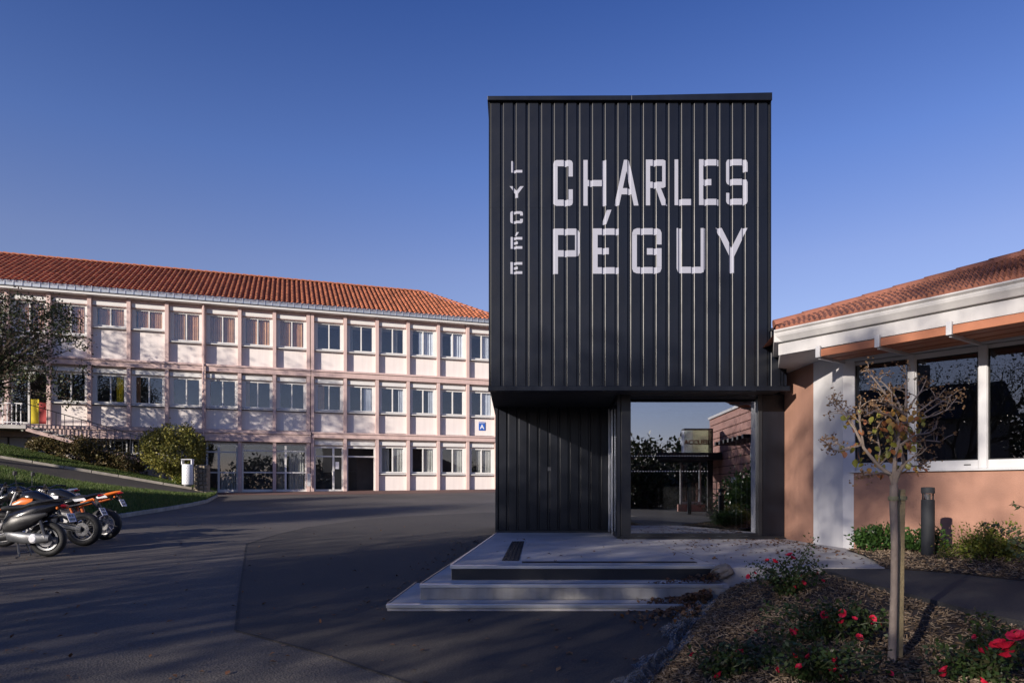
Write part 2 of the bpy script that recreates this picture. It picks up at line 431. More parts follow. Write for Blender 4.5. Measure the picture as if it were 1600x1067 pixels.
ulawn_mb = ribbon([p+Vector((0,0,.06)) for p in PU], [p+Vector((0,0,.12)) for p in HU], 5, 0, .05)
struct('upper_lawn', ulawn_mb, m_grassbase, True)
HB = [bw(t, .2, 0) for t in ()]
b = MB()
for i in range(len(HU)-1):                # earth bank from the hedge back to the building
    p, q = HU[i]+Vector((0,0,.1)), HU[i+1]+Vector((0,0,.1))
    b.add([p, q, q+BN*2.5+Vector((0,0,.05)), p+BN*2.5+Vector((0,0,.05))], [(0,1,2,3)])
struct('planting_bed', b, m_soil)
# kerbs: stone after stone
def kerb(line, name, label, h, wd, step, m):
    k = thing(name, label, 'kerb', tuple(line[0]))
    rg = random.Random(5); pts = []
    for p,q in zip(line,line[1:]):
        n = max(1, int((q-p).length/step))
        for i in range(n):
            a, c = p.lerp(q,i/n), p.lerp(q,(i+1)/n); dd = (c-a).normalized()*.012
            z = Vector((0,0,h/2-.05+rg.uniform(-.008,.008)))
            pts.append((a+dd+z, c-dd+z))
    for a,c in pts:
        obj('kerbstone', MB().bar(a,c,wd*rg.uniform(.93,1.07),h+.1), m, k, local=False, bevel=.015)
kerb(lawn_near[:-1], 'lawn_kerb', 'low concrete kerb round the shaded lawn behind the motorbikes', .11, .14, 1.6, m_conc_riser)
kerb(PU[:-1], 'path_kerb', 'pale stone edging along the upper side of the rising footpath', .10, .16, 1.0, m_kerb)
# grass blades
def blades(mbsrc, n, L, seed, name, label, cols, mask=None):
    rg = np.random.default_rng(seed); v = np.array(mbsrc.v); f = np.array(mbsrc.f)
    q = v[f]; ar = np.linalg.norm(np.cross(q[:,1]-q[:,0], q[:,3]-q[:,0]), axis=1)
    cen = q.mean(axis=1); wt = ar / np.maximum(8, np.linalg.norm(cen, axis=1))**1.6
    k = rg.choice(len(f), size=n, p=wt/wt.sum()); u = rg.random((n,1)); s = rg.random((n,1))
    pts = (q[k,0]*(1-u)+q[k,1]*u)*(1-s) + (q[k,3]*(1-u)+q[k,2]*u)*s
    d = rg.normal(size=(n,3))*.35; d[:,2] = 1; d *= (L*rg.uniform(.5,1.3,size=(n,1)))
    sd_ = rg.normal(size=(n,3)); sd_[:,2] = 0; sd_ /= np.linalg.norm(sd_,axis=1,keepdims=True); sd_ *= L*.16
    tri = np.stack([pts-sd_, pts+sd_, pts+d], axis=1).reshape(-1,3)
    me = np_mesh(name, tri, None, 3); me.materials.append(leafmat(name+'_mat', cols, .6, .3))
    o = bpy.data.objects.new(name, me); C.objects.link(o); tag(o, label, 'grass', kind='stuff'); W[o] = Matrix.Identity(4); return o
gcols = [(.03,.06,.012),(.06,.11,.02),(.10,.15,.03),(.12,.13,.04),(.045,.085,.018)]
blades(lawn_mb, 90000, .11, 1, 'lawn_grass', 'short green grass on the shaded lawn behind the motorbikes', gcols)
blades(ulawn_mb, 50000, .10, 2, 'verge_grass', 'sunlit grass strip between footpath edging and hedge', gcols)

# ================================================================== THE LONG PINK BUILDING
BR = thing('school_building', 'long three storey pink and white building with red tiled roof', 'building', (B0.x,B0.y,1.40), math.atan2(.312,.95))
PW, PD = .18, .25
right_t = [.06+1.775*k for k in range(7)]        # pilaster axes, right of the joint
left_t = [-.16-1.765*k for k in range(15)]
T_L, T_R = -25.0, 10.9
# core: floors and dark rooms
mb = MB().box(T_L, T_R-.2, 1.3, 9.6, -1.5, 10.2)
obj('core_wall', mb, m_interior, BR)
mb = MB()
for z0,z1 in ((3.02,3.42),(6.40,6.82),(9.50,9.92)): mb.box(T_L,T_R-.25,.0,1.3,z0,z1)
obj('floor_slab', mb, m_panel, BR)
obj('gable_wall', MB().box(T_R-.2,T_R-.02,-.02,9.6,-1.2,9.95), m_trim, BR)
mb = MB()
for t in right_t[:-1]+left_t: mb.box(t-.04,t+.04,.0,1.3,-1.0,9.9)
obj('cross_wall', mb, m_interior, BR)
# pink bands and pilasters
def band(t0,t1,z0,z1,y0=-.29):
    h = (z1-z0)
    obj('floor_band', MB().box(t0,t1,y0,.0,z0,z0+h*.68), m_trim, BR, bevel=.01)
    obj('band_moulding', MB().box(t0,t1,y0-.05,.0,z0+h*.68+.012,z1), m_trim, BR, bevel=.01)
    obj('band_groove', MB().box(t0,t1,y0+.03,.0,z0+h*.68,z0+h*.68+.012), m_trim, BR)
band(.0,T_R,6.42,6.80); band(T_L,-.03,6.42,6.80)
band(.0,T_R,3.03,3.36); band(T_L,-.03,2.74,3.36,-.34)
obj('frieze', MB().box(T_L,-.03,-.10,.0,9.50,9.92), m_trim, BR)
obj('frieze', MB().box(.0,T_R,-.10,.0,9.50,9.92), m_trim, BR)
for t in right_t:
    w_ = PW/2
    for z0,z1 in ((-.05,3.03),(3.36,6.42),(6.80,9.92)):
        obj('pilaster', MB().box(t-w_,t+w_,-PD,.02,z0,z1), m_trim, BR, bevel=.008)
for k,t in enumerate(left_t):
    w_ = PW/2
    for z0,z1 in ((-.8,2.74),(3.36,6.42),(6.80,9.92)):
        if z0 < 0 and 3 <= k: continue
        obj('pilaster', MB().box(t-w_,t+w_,-PD,.02,z0,z1), m_trim, BR, bevel=.008)
obj('expansion_joint', MB().box(-.05,.0,-.12,.0,-.1,9.9), m_dark, BR)
obj('drainpipe', MB().tube([(left_t[3]+.0,-.33,9.95),(left_t[3],-.33,6.9),(left_t[3],-.40,6.7),(left_t[3],-.40,3.0)],.045,8), m_trim, BR, True)

def win_frame(h, wd, x0, x1, sill=True):
    """frame that fills the bay between two pilasters: jambs, head, mullion"""
    b = MB(); y0, y1 = .06, .14
    b.box(0, x0-.06, .0, .3, 0, h); b.box(x1+.06, wd, .0, .3, 0, h)                 # white side panels
    b.box(x0-.06, x0, y0-.04, y1, 0, h); b.box(x1, x1+.06, y0-.04, y1, 0, h)
    b.box(x0, x1, y0-.04, y1, 0, .07); b.box(x0, x1, y0-.04, y1, h-.07, h)
    m_ = (x0+x1)/2; b.box(m_-.028, m_+.028, y0-.055, y1, .07, h-.07)
    return b
WB = 1.775-PW
X0w, X1w = .20, 1.42
frames = {}
def frame_mesh(h):
    k = round(h,2)
    if k not in frames:
        fm = mk(win_frame(h, WB, X0w, X1w), 'window', m_white)
        pm = mk(MB().box(0,(X1w-X0w)/2-.028,0,.008,.07,h-.07), 'pane', m_glass)
        sm = mk(MB().prism([(.02,.0,-.02),(.02,-.17,-.055),(.02,-.17,-.10),(.02,.0,-.10)],(WB-.04,0,0)), 'sill', m_white)
        frames[k] = (fm, pm, sm)
    return frames[k]
blind_me = mk(MB().box(.03, WB-.03, -.12, .2, 0, .2), 'blind_box', m_white)
def curtain_mesh(h, wd, m, seed, amp=.035):
    rg = random.Random(seed); b = MB(); n = 26; ph = rg.random()*6
    for i in range(n+1):
        x = wd*i/n; y = amp*math.sin(i*1.35+ph)+amp*.5*math.sin(i*.61+ph*2)
        b.v += [(x,y,0),(x+rg.uniform(-.01,.01),y*.8,h)]
    b.f = [(2*i,2*i+2,2*i+3,2*i+1) for i in range(n)]
    return mk(b, 'curtain', m, True)
curts = {}
def get_curt(kind, h, wd, seed):
    k = (kind, round(h,2), round(wd,2), seed % 3)
    if k not in curts: curts[k] = curtain_mesh(h, wd, {'b':m_curt_brown,'g':m_curt_grey,'w':m_curt_white,'y':m_yellow}[kind], seed)
    return curts[k]
def window(t, z, h, curt=(), blind=None, seed=0):
    """t: left edge of the bay; z: bottom of the frame"""
    fm, pm, sm = frame_mesh(h)
    f = inst('window', fm, BR, (t,0,z))
    hw = (X1w-X0w)/2
    inst('pane', pm, f, (X0w,.09,0)); inst('pane', pm, f, (X0w+hw+.028,.09,0))
    inst('sill', sm, f, (0,0,0))
    for (kind, a, c) in curt:
        inst('curtain', get_curt(kind, h-.1, (c-a)*2*hw, seed), f, (X0w+a*2*hw, .18, .05))
    if blind is not None: inst('blind_box', blind_me, f, (0,0,blind-z))
    return f
def spandrel(t, z0, z1):
    inst('spandrel_panel', spm(z0,z1), BR, (t,0,z0))
_sp = {}
def spm(z0,z1):
    k = round(z1-z0,2)
    if k not in _sp: _sp[k] = mk(MB().box(0,WB,0,.3,0,z1-z0), 'spandrel_panel', m_panel)
    return _sp[k]
_hd = {}
def head(t, z0, z1):
    k = round(z1-z0,2)
    if k not in _hd: _hd[k] = mk(MB().box(0,WB,.01,.3,0,z1-z0), 'head_panel', m_panel)
    inst('head_panel', _hd[k], BR, (t,0,z0))
# right of the joint
top_c = [(),(('g',.0,.12),),(('g',.55,.75),),(('w',.3,1),),(('w',.45,1),),(('w',.5,1),)]
mid_c = [(('b',.0,.3),),(('w',.62,1),),(('w',.8,1),),(('w',.78,1),),(),(('w',.55,1),)]
gr_c = [(),(),(('g',.0,.35),('g',.55,1)),(('g',.5,1),),(('g',.6,1),),(('g',.3,.5),('g',.6,.95))]
for k in range(6):
    t = right_t[k]+PW/2
    spandrel(t,6.80,7.86); window(t,7.98,1.50,top_c[k],None,k); head(t,9.485,9.92)
    inst('blind_box', blind_me, BR, (t,0,9.53))
    spandrel(t,3.36,4.44); window(t,4.58,1.46,mid_c[k],None,k+1); head(t,6.045,6.42)
    inst('blind_box', blind_me, BR, (t,0,6.10))
    if k >= 2:
        spandrel(t,-.05,1.0); window(t,1.13,1.50,gr_c[k],None,k+2); head(t,2.635,3.03)
        inst('blind_box', blind_me, BR, (t,0,2.70))
    else:
        head(t,2.60,3.03); inst('blind_box', blind_me, BR, (t,0,2.66))
# left of the joint
for k in range(14):
    t = left_t[k+1]+PW/2
    short = k in (4,5)
    if short:
        spandrel(t,6.80,8.36); window(t,8.48,1.0,(('b',.05,.48),('b',.55,.98)),None,k); head(t,9.485,9.92)
    else:
        spandrel(t,6.80,7.86); window(t,7.98,1.50,(('b',.0,.46),('b',.56,.98)),None,k); head(t,9.485,9.92)
    inst('blind_box', blind_me, BR, (t,0,9.53))
    if k != 7:
        spandrel(t,3.36,4.44); window(t,4.58,1.46,(('y',.7,.95),) if k == 5 else ((('b',0,.15),) if k%3==1 else ()),None,k+1); head(t,6.045,6.42)
    else:
        # doorway on to the balcony, with yellow and red leaves
        head(t,6.045,6.42)
        d = obj('balcony_door', MB().box(0,.08,.02,.12,0,2.6).box(WB-.08,WB,.02,.12,0,2.6).box(.08,WB-.08,.02,.12,2.5,2.6).box(.72,.80,.02,.12,0,2.5).box(.08,.72,.02,.12,0,.1), m_white, BR)
        d.location = (t,0,3.40); W[d] = W[BR] @ Matrix.Translation((t,0,3.40))
        obj('door_leaf', MB().box(.81,1.18,.05,.09,.02,1.25), m_yellow, d); obj('door_leaf', MB().box(1.18,1.5,.05,.09,.02,1.1), m_redpanel, d)
        obj('pane', MB().box(.08,.72,.05,.06,.1,2.5), m_glass, d)
    inst('blind_box', blind_me, BR, (t,0,6.10))
    if k > 3:
        obj('basement_wall', MB().box(t-PW,t+WB,.02,.3,-.5,2.02 if k in (4,5,6) else 2.74), m_panel, BR)
        if k in (4,5,6):
            f = obj('basement_window', MB().box(0,.06,0,.12,0,.7).box(1.5,1.56,0,.12,0,.7).box(.06,1.5,0,.12,.64,.7).box(.06,1.5,0,.12,0,.06).box(.75,.81,0,.12,.06,.64), m_white, BR)
            f.location = (t,.05,2.03); W[f] = W[BR] @ Matrix.Translation((t,.05,2.03))
            obj('pane', MB().box(.06,1.5,.05,.06,.06,.64), m_glass, f)
    elif k == 3:
        obj('ground_floor_wall', MB().box(t-PW,t+WB,.02,.3,-.5,2.74), m_panel, BR)
        obj('wall_joint', MB().box(t+.5,t+.52,.012,.05,-.4,2.74), m_zinc, BR)
# glazed ground floor left of the joint
def glazed(name, t0, t1, z1, xs_, zs_, doors=()):
    f = MB(); y0,y1 = .02,.10
    xs2 = [0]+list(xs_)+[t1-t0]; zs2 = [0]+list(zs_)+[z1]; g = .055
    for i,x in enumerate(xs2):
        a,c = (x, x+.09) if i == 0 else ((x-.09,x) if i == len(xs2)-1 else (x-g,x+g)); f.box(a,c,y0-.03,y1,0,z1)
    for i,z in enumerate(zs2):
        a,c = (z, z+.20) if i == 0 else ((z-.09,z) if i == len(zs2)-1 else (z-.035,z+.035)); f.box(.05,t1-t0-.05,y0-.02,y1-.005,a,c)
    o = obj(name, f, m_white, BR); o.location = (t0,0,-.02); W[o] = W[BR] @ Matrix.Translation((t0,0,-.02))
    for a,c in zip(xs2,xs2[1:]):
        for q,r in zip(zs2,zs2[1:]):
            obj('pane', MB().box(a+.02,c-.02,.045,.055,q+.02,r-.02), m_glass, o)
    return o
t = left_t[2]+PW/2
gw = glazed('shop_window', t, left_t[0]-PW/2, 2.72, [2.25], [1.12, 2.30])
obj('curtain', curtain_mesh(2.2,.8,m_curt_grey,4), m_curt_grey, gw).location = (2.4,.4,.1)
obj('curtain', curtain_mesh(2.2,.35,m_curt_grey,5), m_curt_grey, gw).location = (1.8,.4,.1)
t = left_t[3]+PW/2
gw2 = glazed('glazed_door', t, left_t[2]-PW/2, 2.72, [.62], [1.10, 2.20])
obj('curtain', curtain_mesh(1.0,.8,m_curt_grey,6), m_curt_grey, gw2).location = (.7,.4,.15)
# entrance doors right of the joint
t = right_t[0]+PW/2
gd = glazed('entrance_door', t, right_t[1]-PW/2, 2.60, [1.05], [2.05])
obj('door_handle', MB().tube([(1.0,-.06,.95),(1.0,-.06,1.25)],.02,6), m_metal, gd, True)
obj('notice', MB().box(1.16,1.36,.03,.04,1.35,1.75), m_whitep, gd)
t = right_t[1]+PW/2
od = obj('open_doorway', MB().box(0,.08,-.02,.1,0,2.62).box(WB-.08,WB,-.02,.1,0,2.62).box(.08,WB-.08,-.02,.1,2.52,2.62).box(.08,WB-.08,-.02,.1,2.02,2.10), m_white, BR)
od.location = (t,0,-.02); W[od] = W[BR] @ Matrix.Translation((t,0,-.02))
obj('pane', MB().box(.08,WB-.08,.03,.04,2.1,2.52), m_glass, od); obj('pane', MB().box(.08,.62,.6,.61,.02,2.02), m_glass, od)
obj('letter_box', MB().box(-.22,-.04,-.62,-.40,.35,1.05), m_alupaint, BR, bevel=.01)
obj('plinth', MB().box(right_t[2]-.1,T_R,-.06,.0,-.4,.05), m_conc_riser, BR)
# eaves: white board, zinc strip with brackets
def eave(y, z0, z1, m, name, d=.04): obj(name, MB().box(T_L,T_R+.5,y,y+d,z0,z1), m, BR, bevel=.008)
obj('eaves_board', MB().box(T_L,T_R+.42,-.52,-.46,9.93,10.10), m_white, BR, bevel=.01)
obj('soffit', MB().box(T_L,T_R+.42,-.46,.0,9.925,9.95), m_panel, BR)
obj('gutter', MB().box(T_L,T_R+.45,-.60,-.53,10.06,10.30), m_zinc, BR, bevel=.01)
mb = MB()
tt = T_L
while tt < T_R+.3: mb.box(tt,tt+.035,-.625,-.60,10.08,10.34); tt += .37
mb.box(T_L,T_R+.45,-.625,-.602,10.27,10.30)
obj('gutter_bracket', mb, m_alu, BR, kind='stuff')
# tiled roof
EY, EZ, RY, RZ, TA, TE = -.62, 10.22, 4.9, 13.12, 7.2, T_R+.5
mb = MB(); mb.add([(T_L,EY,EZ),(TE,EY,EZ),(TA,RY,RZ),(T_L,RY,RZ)], [(0,1,2,3)])
mb.add([(TE,EY,EZ),(TE,10.3,EZ),(TA,RY,RZ)], [(0,1,2)]); mb.add([(T_L,10.3,EZ),(T_L,RY,RZ),(TA,RY,RZ),(TE,10.3,EZ)], [(0,1,2,3)])
roof = obj('roof', mb, m_pan, BR)
S = math.hypot(RY-EY, RZ-EZ); sv = Vector((0,(RY-EY)/S,(RZ-EZ)/S)); sn = Vector((0,-sv.z,sv.y))
rg = np.random.default_rng(3); vv = []
col = T_L
while col < TE-.1:
    vmax = S if col < TA else S*(TE-col)/(TE-TA)
    r = 0
    while r < vmax:
        j = rg.uniform(-.012,.012); l1 = min(r+.46, vmax)
        p0 = Vector((col+j,EY,EZ)) + sv*r + sn*.035; p1 = Vector((col+j*.5,EY,EZ)) + sv*l1 + sn*.012
        ring0 = [p0 + Vector((math.cos(a)*.106,0,0)) + sn*math.sin(a)*.10 for a in np.linspace(0,math.pi,6)]
        ring1 = [p1 + Vector((math.cos(a)*.088,0,0)) + sn*math.sin(a)*.082 for a in np.linspace(0,math.pi,6)]
        for i in range(5): vv += [ring0[i],ring0[i+1],ring1[i+1],ring1[i]]
        r += .40
    col += .27
me = np_mesh('roof_tile', np.array([tuple(p) for p in vv]), None, 4)
bm = bmesh.new(); bm.from_mesh(me); bmesh.ops.remove_doubles(bm, verts=bm.verts, dist=.0004); bm.to_mesh(me); bm.free()
rt = obj('roof_tile', me, m_tile, roof, True); rt['kind'] = 'stuff'
def ridge(a, c, step, parent, r=.13, m=m_tile, tap=(1.12,.95,.02)):
    a, c = Vector(a), Vector(c); n = int((c-a).length/step); d = (c-a)/n
    b = MB(); L_ = d.length
    n8 = [math.pi*i/6 for i in range(7)]
    for (x,rr,dz) in ((0,r*tap[0],tap[2]),(L_*1.04,r*tap[1],0)): b.v += [(x, rr*math.cos(t_), rr*math.sin(t_)*.8+dz) for t_ in n8]
    b.f = [(i,i+1,7+i+1,7+i) for i in range(6)] + [tuple(range(7))]
    me = mk(b, 'ridge_tile', m, True); q = d.to_track_quat('X','Z')
    for i in range(n):
        o = inst('ridge_tile', me, parent, tuple(a+d*i), q.to_euler())
ridge((T_L,RY,RZ+.02),(TA,RY,RZ+.02),.42,roof); ridge((TE,EY,EZ+.03),(TA,RY,RZ+.03),.42,roof)
# blue letter sign
sg = thing('building_sign', 'square blue sign with white letter A on the pink building', 'sign', tuple(bw(9.86,-.01,1.4+3.98)), math.atan2(.312,.95))
sb = obj('sign_plate', MB().box(-.20,.20,-.03,.0,-.25,.25), m_blue, sg, bevel=.006)
def text(body, size, loc, rot, m, parent, name='lettering', ext=.004, sx=1.0, off=0.0):
    cu = bpy.data.curves.new(name, 'FONT'); cu.body = body; cu.size = size; cu.extrude = ext; cu.offset = off; cu.align_x = 'CENTER'; cu.align_y = 'CENTER'
    o = bpy.data.objects.new(name, cu); C.objects.link(o); cu.materials.append(m); 
    me = bpy.data.meshes.new_from_object(o.evaluated_get(bpy.context.evaluated_depsgraph_get())); me.name = name
    bpy.data.objects.remove(o); o = bpy.data.objects.new(name, me); C.objects.link(o)
    o.parent = parent; o.location = loc; o.rotation_euler = rot; o.scale = (sx,1,1); W[o] = W[parent]
    return o
tx = text('A', .36, (0,-.034,-.05), (R(90),0,0), m_whitep, sg, off=.008)
text('BATIMENT', .075, (0,-.034,.18), (R(90),0,0), m_whitep, sg)

# balcony with stairs at the far left (things of the building's own front)
st_ = thing('balcony', 'raised concrete landing with white railing before the yellow door', 'balcony', tuple(bw(-16,-1.2,1.4+3.2)), math.atan2(.312,.95))
def sl(b, *a, **k): return obj(k.pop('name'), b, k.pop('m'), st_, **k)
# local frame of the balcony: t' = t+16, y' = y+1.2, z' = z-3.2 (building-local)
sl(MB().box(-5,3.05,-.75,.85,-.18,.0), name='slab', m=m_conc)
sl(MB().box(-1.5,-.7,-.6,.85,-1.9,-.19), name='support_wall', m=m_conc)
sl(MB().box(.75,.95,-.6,.85,-1.9,-.19), name='support_wall', m=m_panel)
mb = MB()
sl(MB().bar((-5,-.7,1.0),(2.9,-.7,1.0),.05,.05), name='handrail', m=m_whitep)
sl(MB().bar((-5,-.7,.12),(2.9,-.7,.12),.04,.04), name='bottom_rail', m=m_whitep)
bal = mk(MB().box(-.016,.016,-.016,.016,.0,.98), 'baluster', m_whitep)
for i in range(44): inst('baluster', bal, st_, (-4.9+i*.18,-.7,0))
# flight going down to the right
x0, z0, x1, z1 = 3.05, .0, 8.3, -1.55
sl(MB().bar((x0,-.68,z0-.20),(x1,-.68,z1-.20),.07,.16), name='string', m=m_trim)
sl(MB().bar((x0,.05,z0-.20),(x1,.05,z1-.20),.07,.16), name='string', m=m_trim)
n = 10; tr = mk(MB().box(0,.54,-.64,.02,-.05,0), 'tread', m_conc)
for i in range(n): inst('tread', tr, st_, (x0+(x1-x0)*i/n,0,z0+(z1-z0)*(i+.6)/n))
sl(MB().bar((x0,-.7,1.0),(x1,-.7,z1+1.0),.04,.04), name='handrail', m=m_dmetal)
sb_ = mk(MB().box(-.012,.012,-.012,.012,-.1,1.0), 'baluster', m_dmetal)
for i in range(15):
    q = (i+.5)/15; inst('baluster', sb_, st_, (x0+(x1-x0)*q,-.7,z0+(z1-z0)*q))
# ================================================================== BLACK ENTRANCE PAVILION
DF, DR, DG = 11.5, 14.0, 12.2            # distance of the upper front, of the recessed wall, of the glazing
PPM = F/DF
def fx(px): return (px-800)/PPM
def fz(py): return EYE-(py-HOR)/PPM
XL, XR, XR2 = fx(765.5), fx(1203), fx(1232)
ZB, ZT, ZLOW, ZLAND = fz(603), fz(155), fz(517), .66
TV = thing('entrance_pavilion', 'tall black ribbed metal entrance block with white lettering', 'building', ((XL+XR)/2, DF+2, ZLAND))
def tw(name, b, m, parent=TV, **k): return obj(name, b, m, parent, local=False, **k)
NP = 22; PITCH = (XR-XL)/NP
RIB, GRD = .169, .029                     # rib width, groove depth
def prof(x0, pitch=None):
    """front line of one cladding panel: (x, y) left to right; the ribs stand forward, a groove follows"""
    p_ = pitch or PITCH
    return [(x0,GRD),(x0+.006,.010),(x0+.012,.003),(x0+.018,.0),(x0+RIB,.0),(x0+RIB+.003,.002),(x0+RIB+.012,GRD),(x0+p_,GRD)]
def panel_mesh(h, pitch, name='cladding_panel', m=None):
    b = MB(); pr = prof(0, pitch); n = len(pr)
    b.v = [(x,y,0) for x,y in pr]+[(x,y,h) for x,y in pr]+[(pitch,GRD+.02,0),(0,GRD+.02,0),(pitch,GRD+.02,h),(0,GRD+.02,h)]
    b.f = [(i,i+1,n+i+1,n+i) for i in range(n-1)] + [tuple(range(n-1,-1,-1))+(2*n+1,2*n)][:0]
    b.f += [tuple(range(n,2*n))+(2*n+2,2*n+3), tuple(range(n-1,-1,-1))+(2*n+1,2*n)]
    return mk(b, name, m or m_black, .3)
base = W[TV].translation
ZJ = fz(324); pm_ = panel_mesh(ZJ-.0006-ZB, PITCH); pm2_ = panel_mesh(ZT-ZJ-.0006, PITCH)
rg = random.Random(8)
for i in range(NP):
    o = inst('cladding_panel', pm_, TV, (XL+i*PITCH-base.x, DF-base.y, ZB-base.z), (rg.uniform(-.0008,.0008),0,rg.uniform(-.006,.006)))
    o = inst('cladding_panel', pm2_, TV, (XL+i*PITCH-base.x, DF-base.y, ZJ+.0006-base.z), (rg.uniform(-.0008,.0008),0,rg.uniform(-.006,.006)))
pl_ = panel_mesh(ZLOW-ZB, (XR2-XR)/1.5+.02)
inst('cladding_panel', pl_, TV, (XR+.01-base.x, DF+.002-base.y, ZB-base.z))
# carcass behind the cladding
b = MB().box(XL,XR-.002,DF+.07,DF+5.2,ZB+.02,ZT).box(XR,XR2,DF+.07,DF+1.2,ZB+.02,ZLOW-.01)
tw('wall', b, m_black)
tw('corner_trim', MB().box(XL-.02,XL-.001,DF-.01,DF+5.2,ZB,ZT), m_black)
tw('corner_trim', MB().box(XR,XR+.02,DF-.01,DF+5.2,ZLOW,ZT), m_black)
tw('flashing', MB().box(XL-.03,XR2+.02,DF-.03,DF+.10,ZB-.085,ZB-.002), m_black, bevel=.006)
tw('flashing', MB().box(XR+.022,XR2+.02,DF-.03,DF+1.2,ZLOW,ZLOW+.05), m_black, bevel=.006)
# coping with the slight rise to the right
zc = [fz(153),fz(152),fz(147.5)]
b = MB()
for (xa,xb,za,zb_) in ((XL-.04,2.0,zc[0],zc[1]),(2.0,XR+.02,zc[1],zc[2])):
    b.prism([(xa,DF-.06,ZT-.05),(xb,DF-.06,ZT-.05),(xb,DF-.06,zb_),(xa,DF-.06,za)],(0,5.4,0))
tw('coping', b, m_black, bevel=.008)
tw('soffit', MB().box(XL-.005,XR2,DF+.101,DF+2.52,ZB-.05,ZB+.01), m_soffit)
# recessed ribbed wall at the left, its own panels
RX0, RX1 = -.292, 2.03
tw('recess_wall', MB().box(RX0,RX1,DR+.06,DR+.3,ZLAND-.3,ZB+.6), m_black)
tw('recess_edge', MB().box(RX0-.05,RX0-.001,DR-.03,DR+2.6,ZLAND-.35,ZB+.1), m_black)
np2 = 11; p2 = (RX1-RX0)/np2
pr_ = panel_mesh(ZB-ZLAND-.09, p2)
for i in range(np2): inst('cladding_panel', pr_, TV, (RX0+i*p2-base.x, DR-base.y, ZLAND+.05-base.z), (0,0,rg.uniform(-.008,.008)))
tw('base_flashing', MB().box(RX0-.05,RX1,DR-.05,DR+.055,ZLAND+.005,ZLAND+.045), m_black2)
tw('door_call_button', MB().box(.73,.80,DR-.012,DR-.001,1.92,2.0), m_dmetal)
# hall with glass front and glass back
tw('hall_floor', MB().box(2.0,8.2,DG-.05,16.0,.45,ZLAND+.012), m_conc)
tw('hall_roof', MB().box(1.9,8.2,DF+1.3,16.2,ZB+.02,ZB+.20), m_soffit)
tw('hall_wall', MB().box(8.0,8.2,12.6,16.0,ZLAND,ZB), m_interior)
gx0, gx1 = (985-800)*DG/F, (1183-800)*DG/F
gz0, gz1 = EYE-(832.5-HOR)/F*DG, EYE-(617.5-HOR)/F*DG
fr = MB()
fr.box(gx0-.17,gx0,DG-.05,DG+.10,ZLAND+.01,ZB-.05).box(gx1,gx1+.075,DG-.05,DG+.10,ZLAND+.01,ZB-.05)
fr.box(gx0,gx1,DG-.05,DG+.10,gz1,ZB-.05).box(gx0,gx1,DG-.05,DG+.10,ZLAND+.01,gz0)
hw = tw('glazed_front', fr, m_black2, bevel=.006)
obj('pane', MB().box(gx0,gx1,DG+.015,DG+.03,gz0,gz1), m_glass_hall, hw, local=False)
tw('threshold', MB().box(gx0-.2,XR2+.15,DG-.16,DG-.052,ZLAND+.004,ZLAND+.05), m_black2)
b = MB()
for i in range(5): b.box(gx0+.12+i*.47,gx0+.20+i*.47,DG-.056,DG-.0505,gz0-.06,gz0-.048)
obj('drain_slot', b, m_metal, hw, local=False)
tw('side_panel', MB().box(gx1+.08,XR2+.20,DG-.03,DG+.10,ZLAND+.01,ZB-.05), m_black, bevel=.006)
b = MB()
for zz in (EYE+54/87.46,EYE+30/87.46):
    x = gx0+.03
    while x < gx0+1.42:
        b.prism([(x+.0085*math.cos(t),DG+.010,zz+.0085*math.sin(t)) for t in [i*math.pi/3 for i in range(6)]],(0,.004,0)); x += .05
obj('safety_dot', b, m_whitep, hw, local=False, kind='stuff')
# glazed return with the sliding door edge
fr = MB()
fr.box(gx0-.24,gx0-.18,DG-.02,DG+.06,ZLAND+.01,ZB-.05).box(1.985,2.025,DR-.10,DR-.04,ZLAND+.01,ZB-.05)
fr.prism([(gx0-.24,DG+.06,ZB-.16),(gx0-.18,DG+.06,ZB-.16),(2.025,DR-.10,ZB-.16),(1.985,DR-.10,ZB-.16)],(0,0,.1))
fr.prism([(gx0-.24,DG+.06,ZLAND+.012),(gx0-.18,DG+.06,ZLAND+.012),(2.025,DR-.10,ZLAND+.012),(1.985,DR-.10,ZLAND+.012)],(0,0,.07))
sdoor = tw('sliding_door', fr, m_black2)
obj('pane', MB().prism([(gx0-.215,DG+.07,ZLAND+.09),(1.995,DR-.11,ZLAND+.09),(1.995,DR-.11,ZB-.17),(gx0-.215,DG+.07,ZB-.17)],(.012,0,0)), m_glass, sdoor, local=False)
obj('door_edge', MB().box(1.962,1.984,DR-.12,DR-.06,ZLAND+.02,ZB-.10), m_alu, sdoor, local=False)
obj('door_edge', MB().box(1.915,1.93,DR-.9,DR-.86,ZLAND+.02,ZB-.20), m_alu, sdoor, local=False)
tw('hall_back_wall', MB().box(2.03,8.2,15.6,15.8,.5,ZB), m_interior)
fr = MB(); DB = 15.3
for px in (1150,1158.5,1167,1174): x = (px-800)/F*DB; fr.box(x,x+.022,DB,DB+.05,ZLAND+.012,ZB-.02)
tw('inner_door_jamb', fr, m_alupaint)

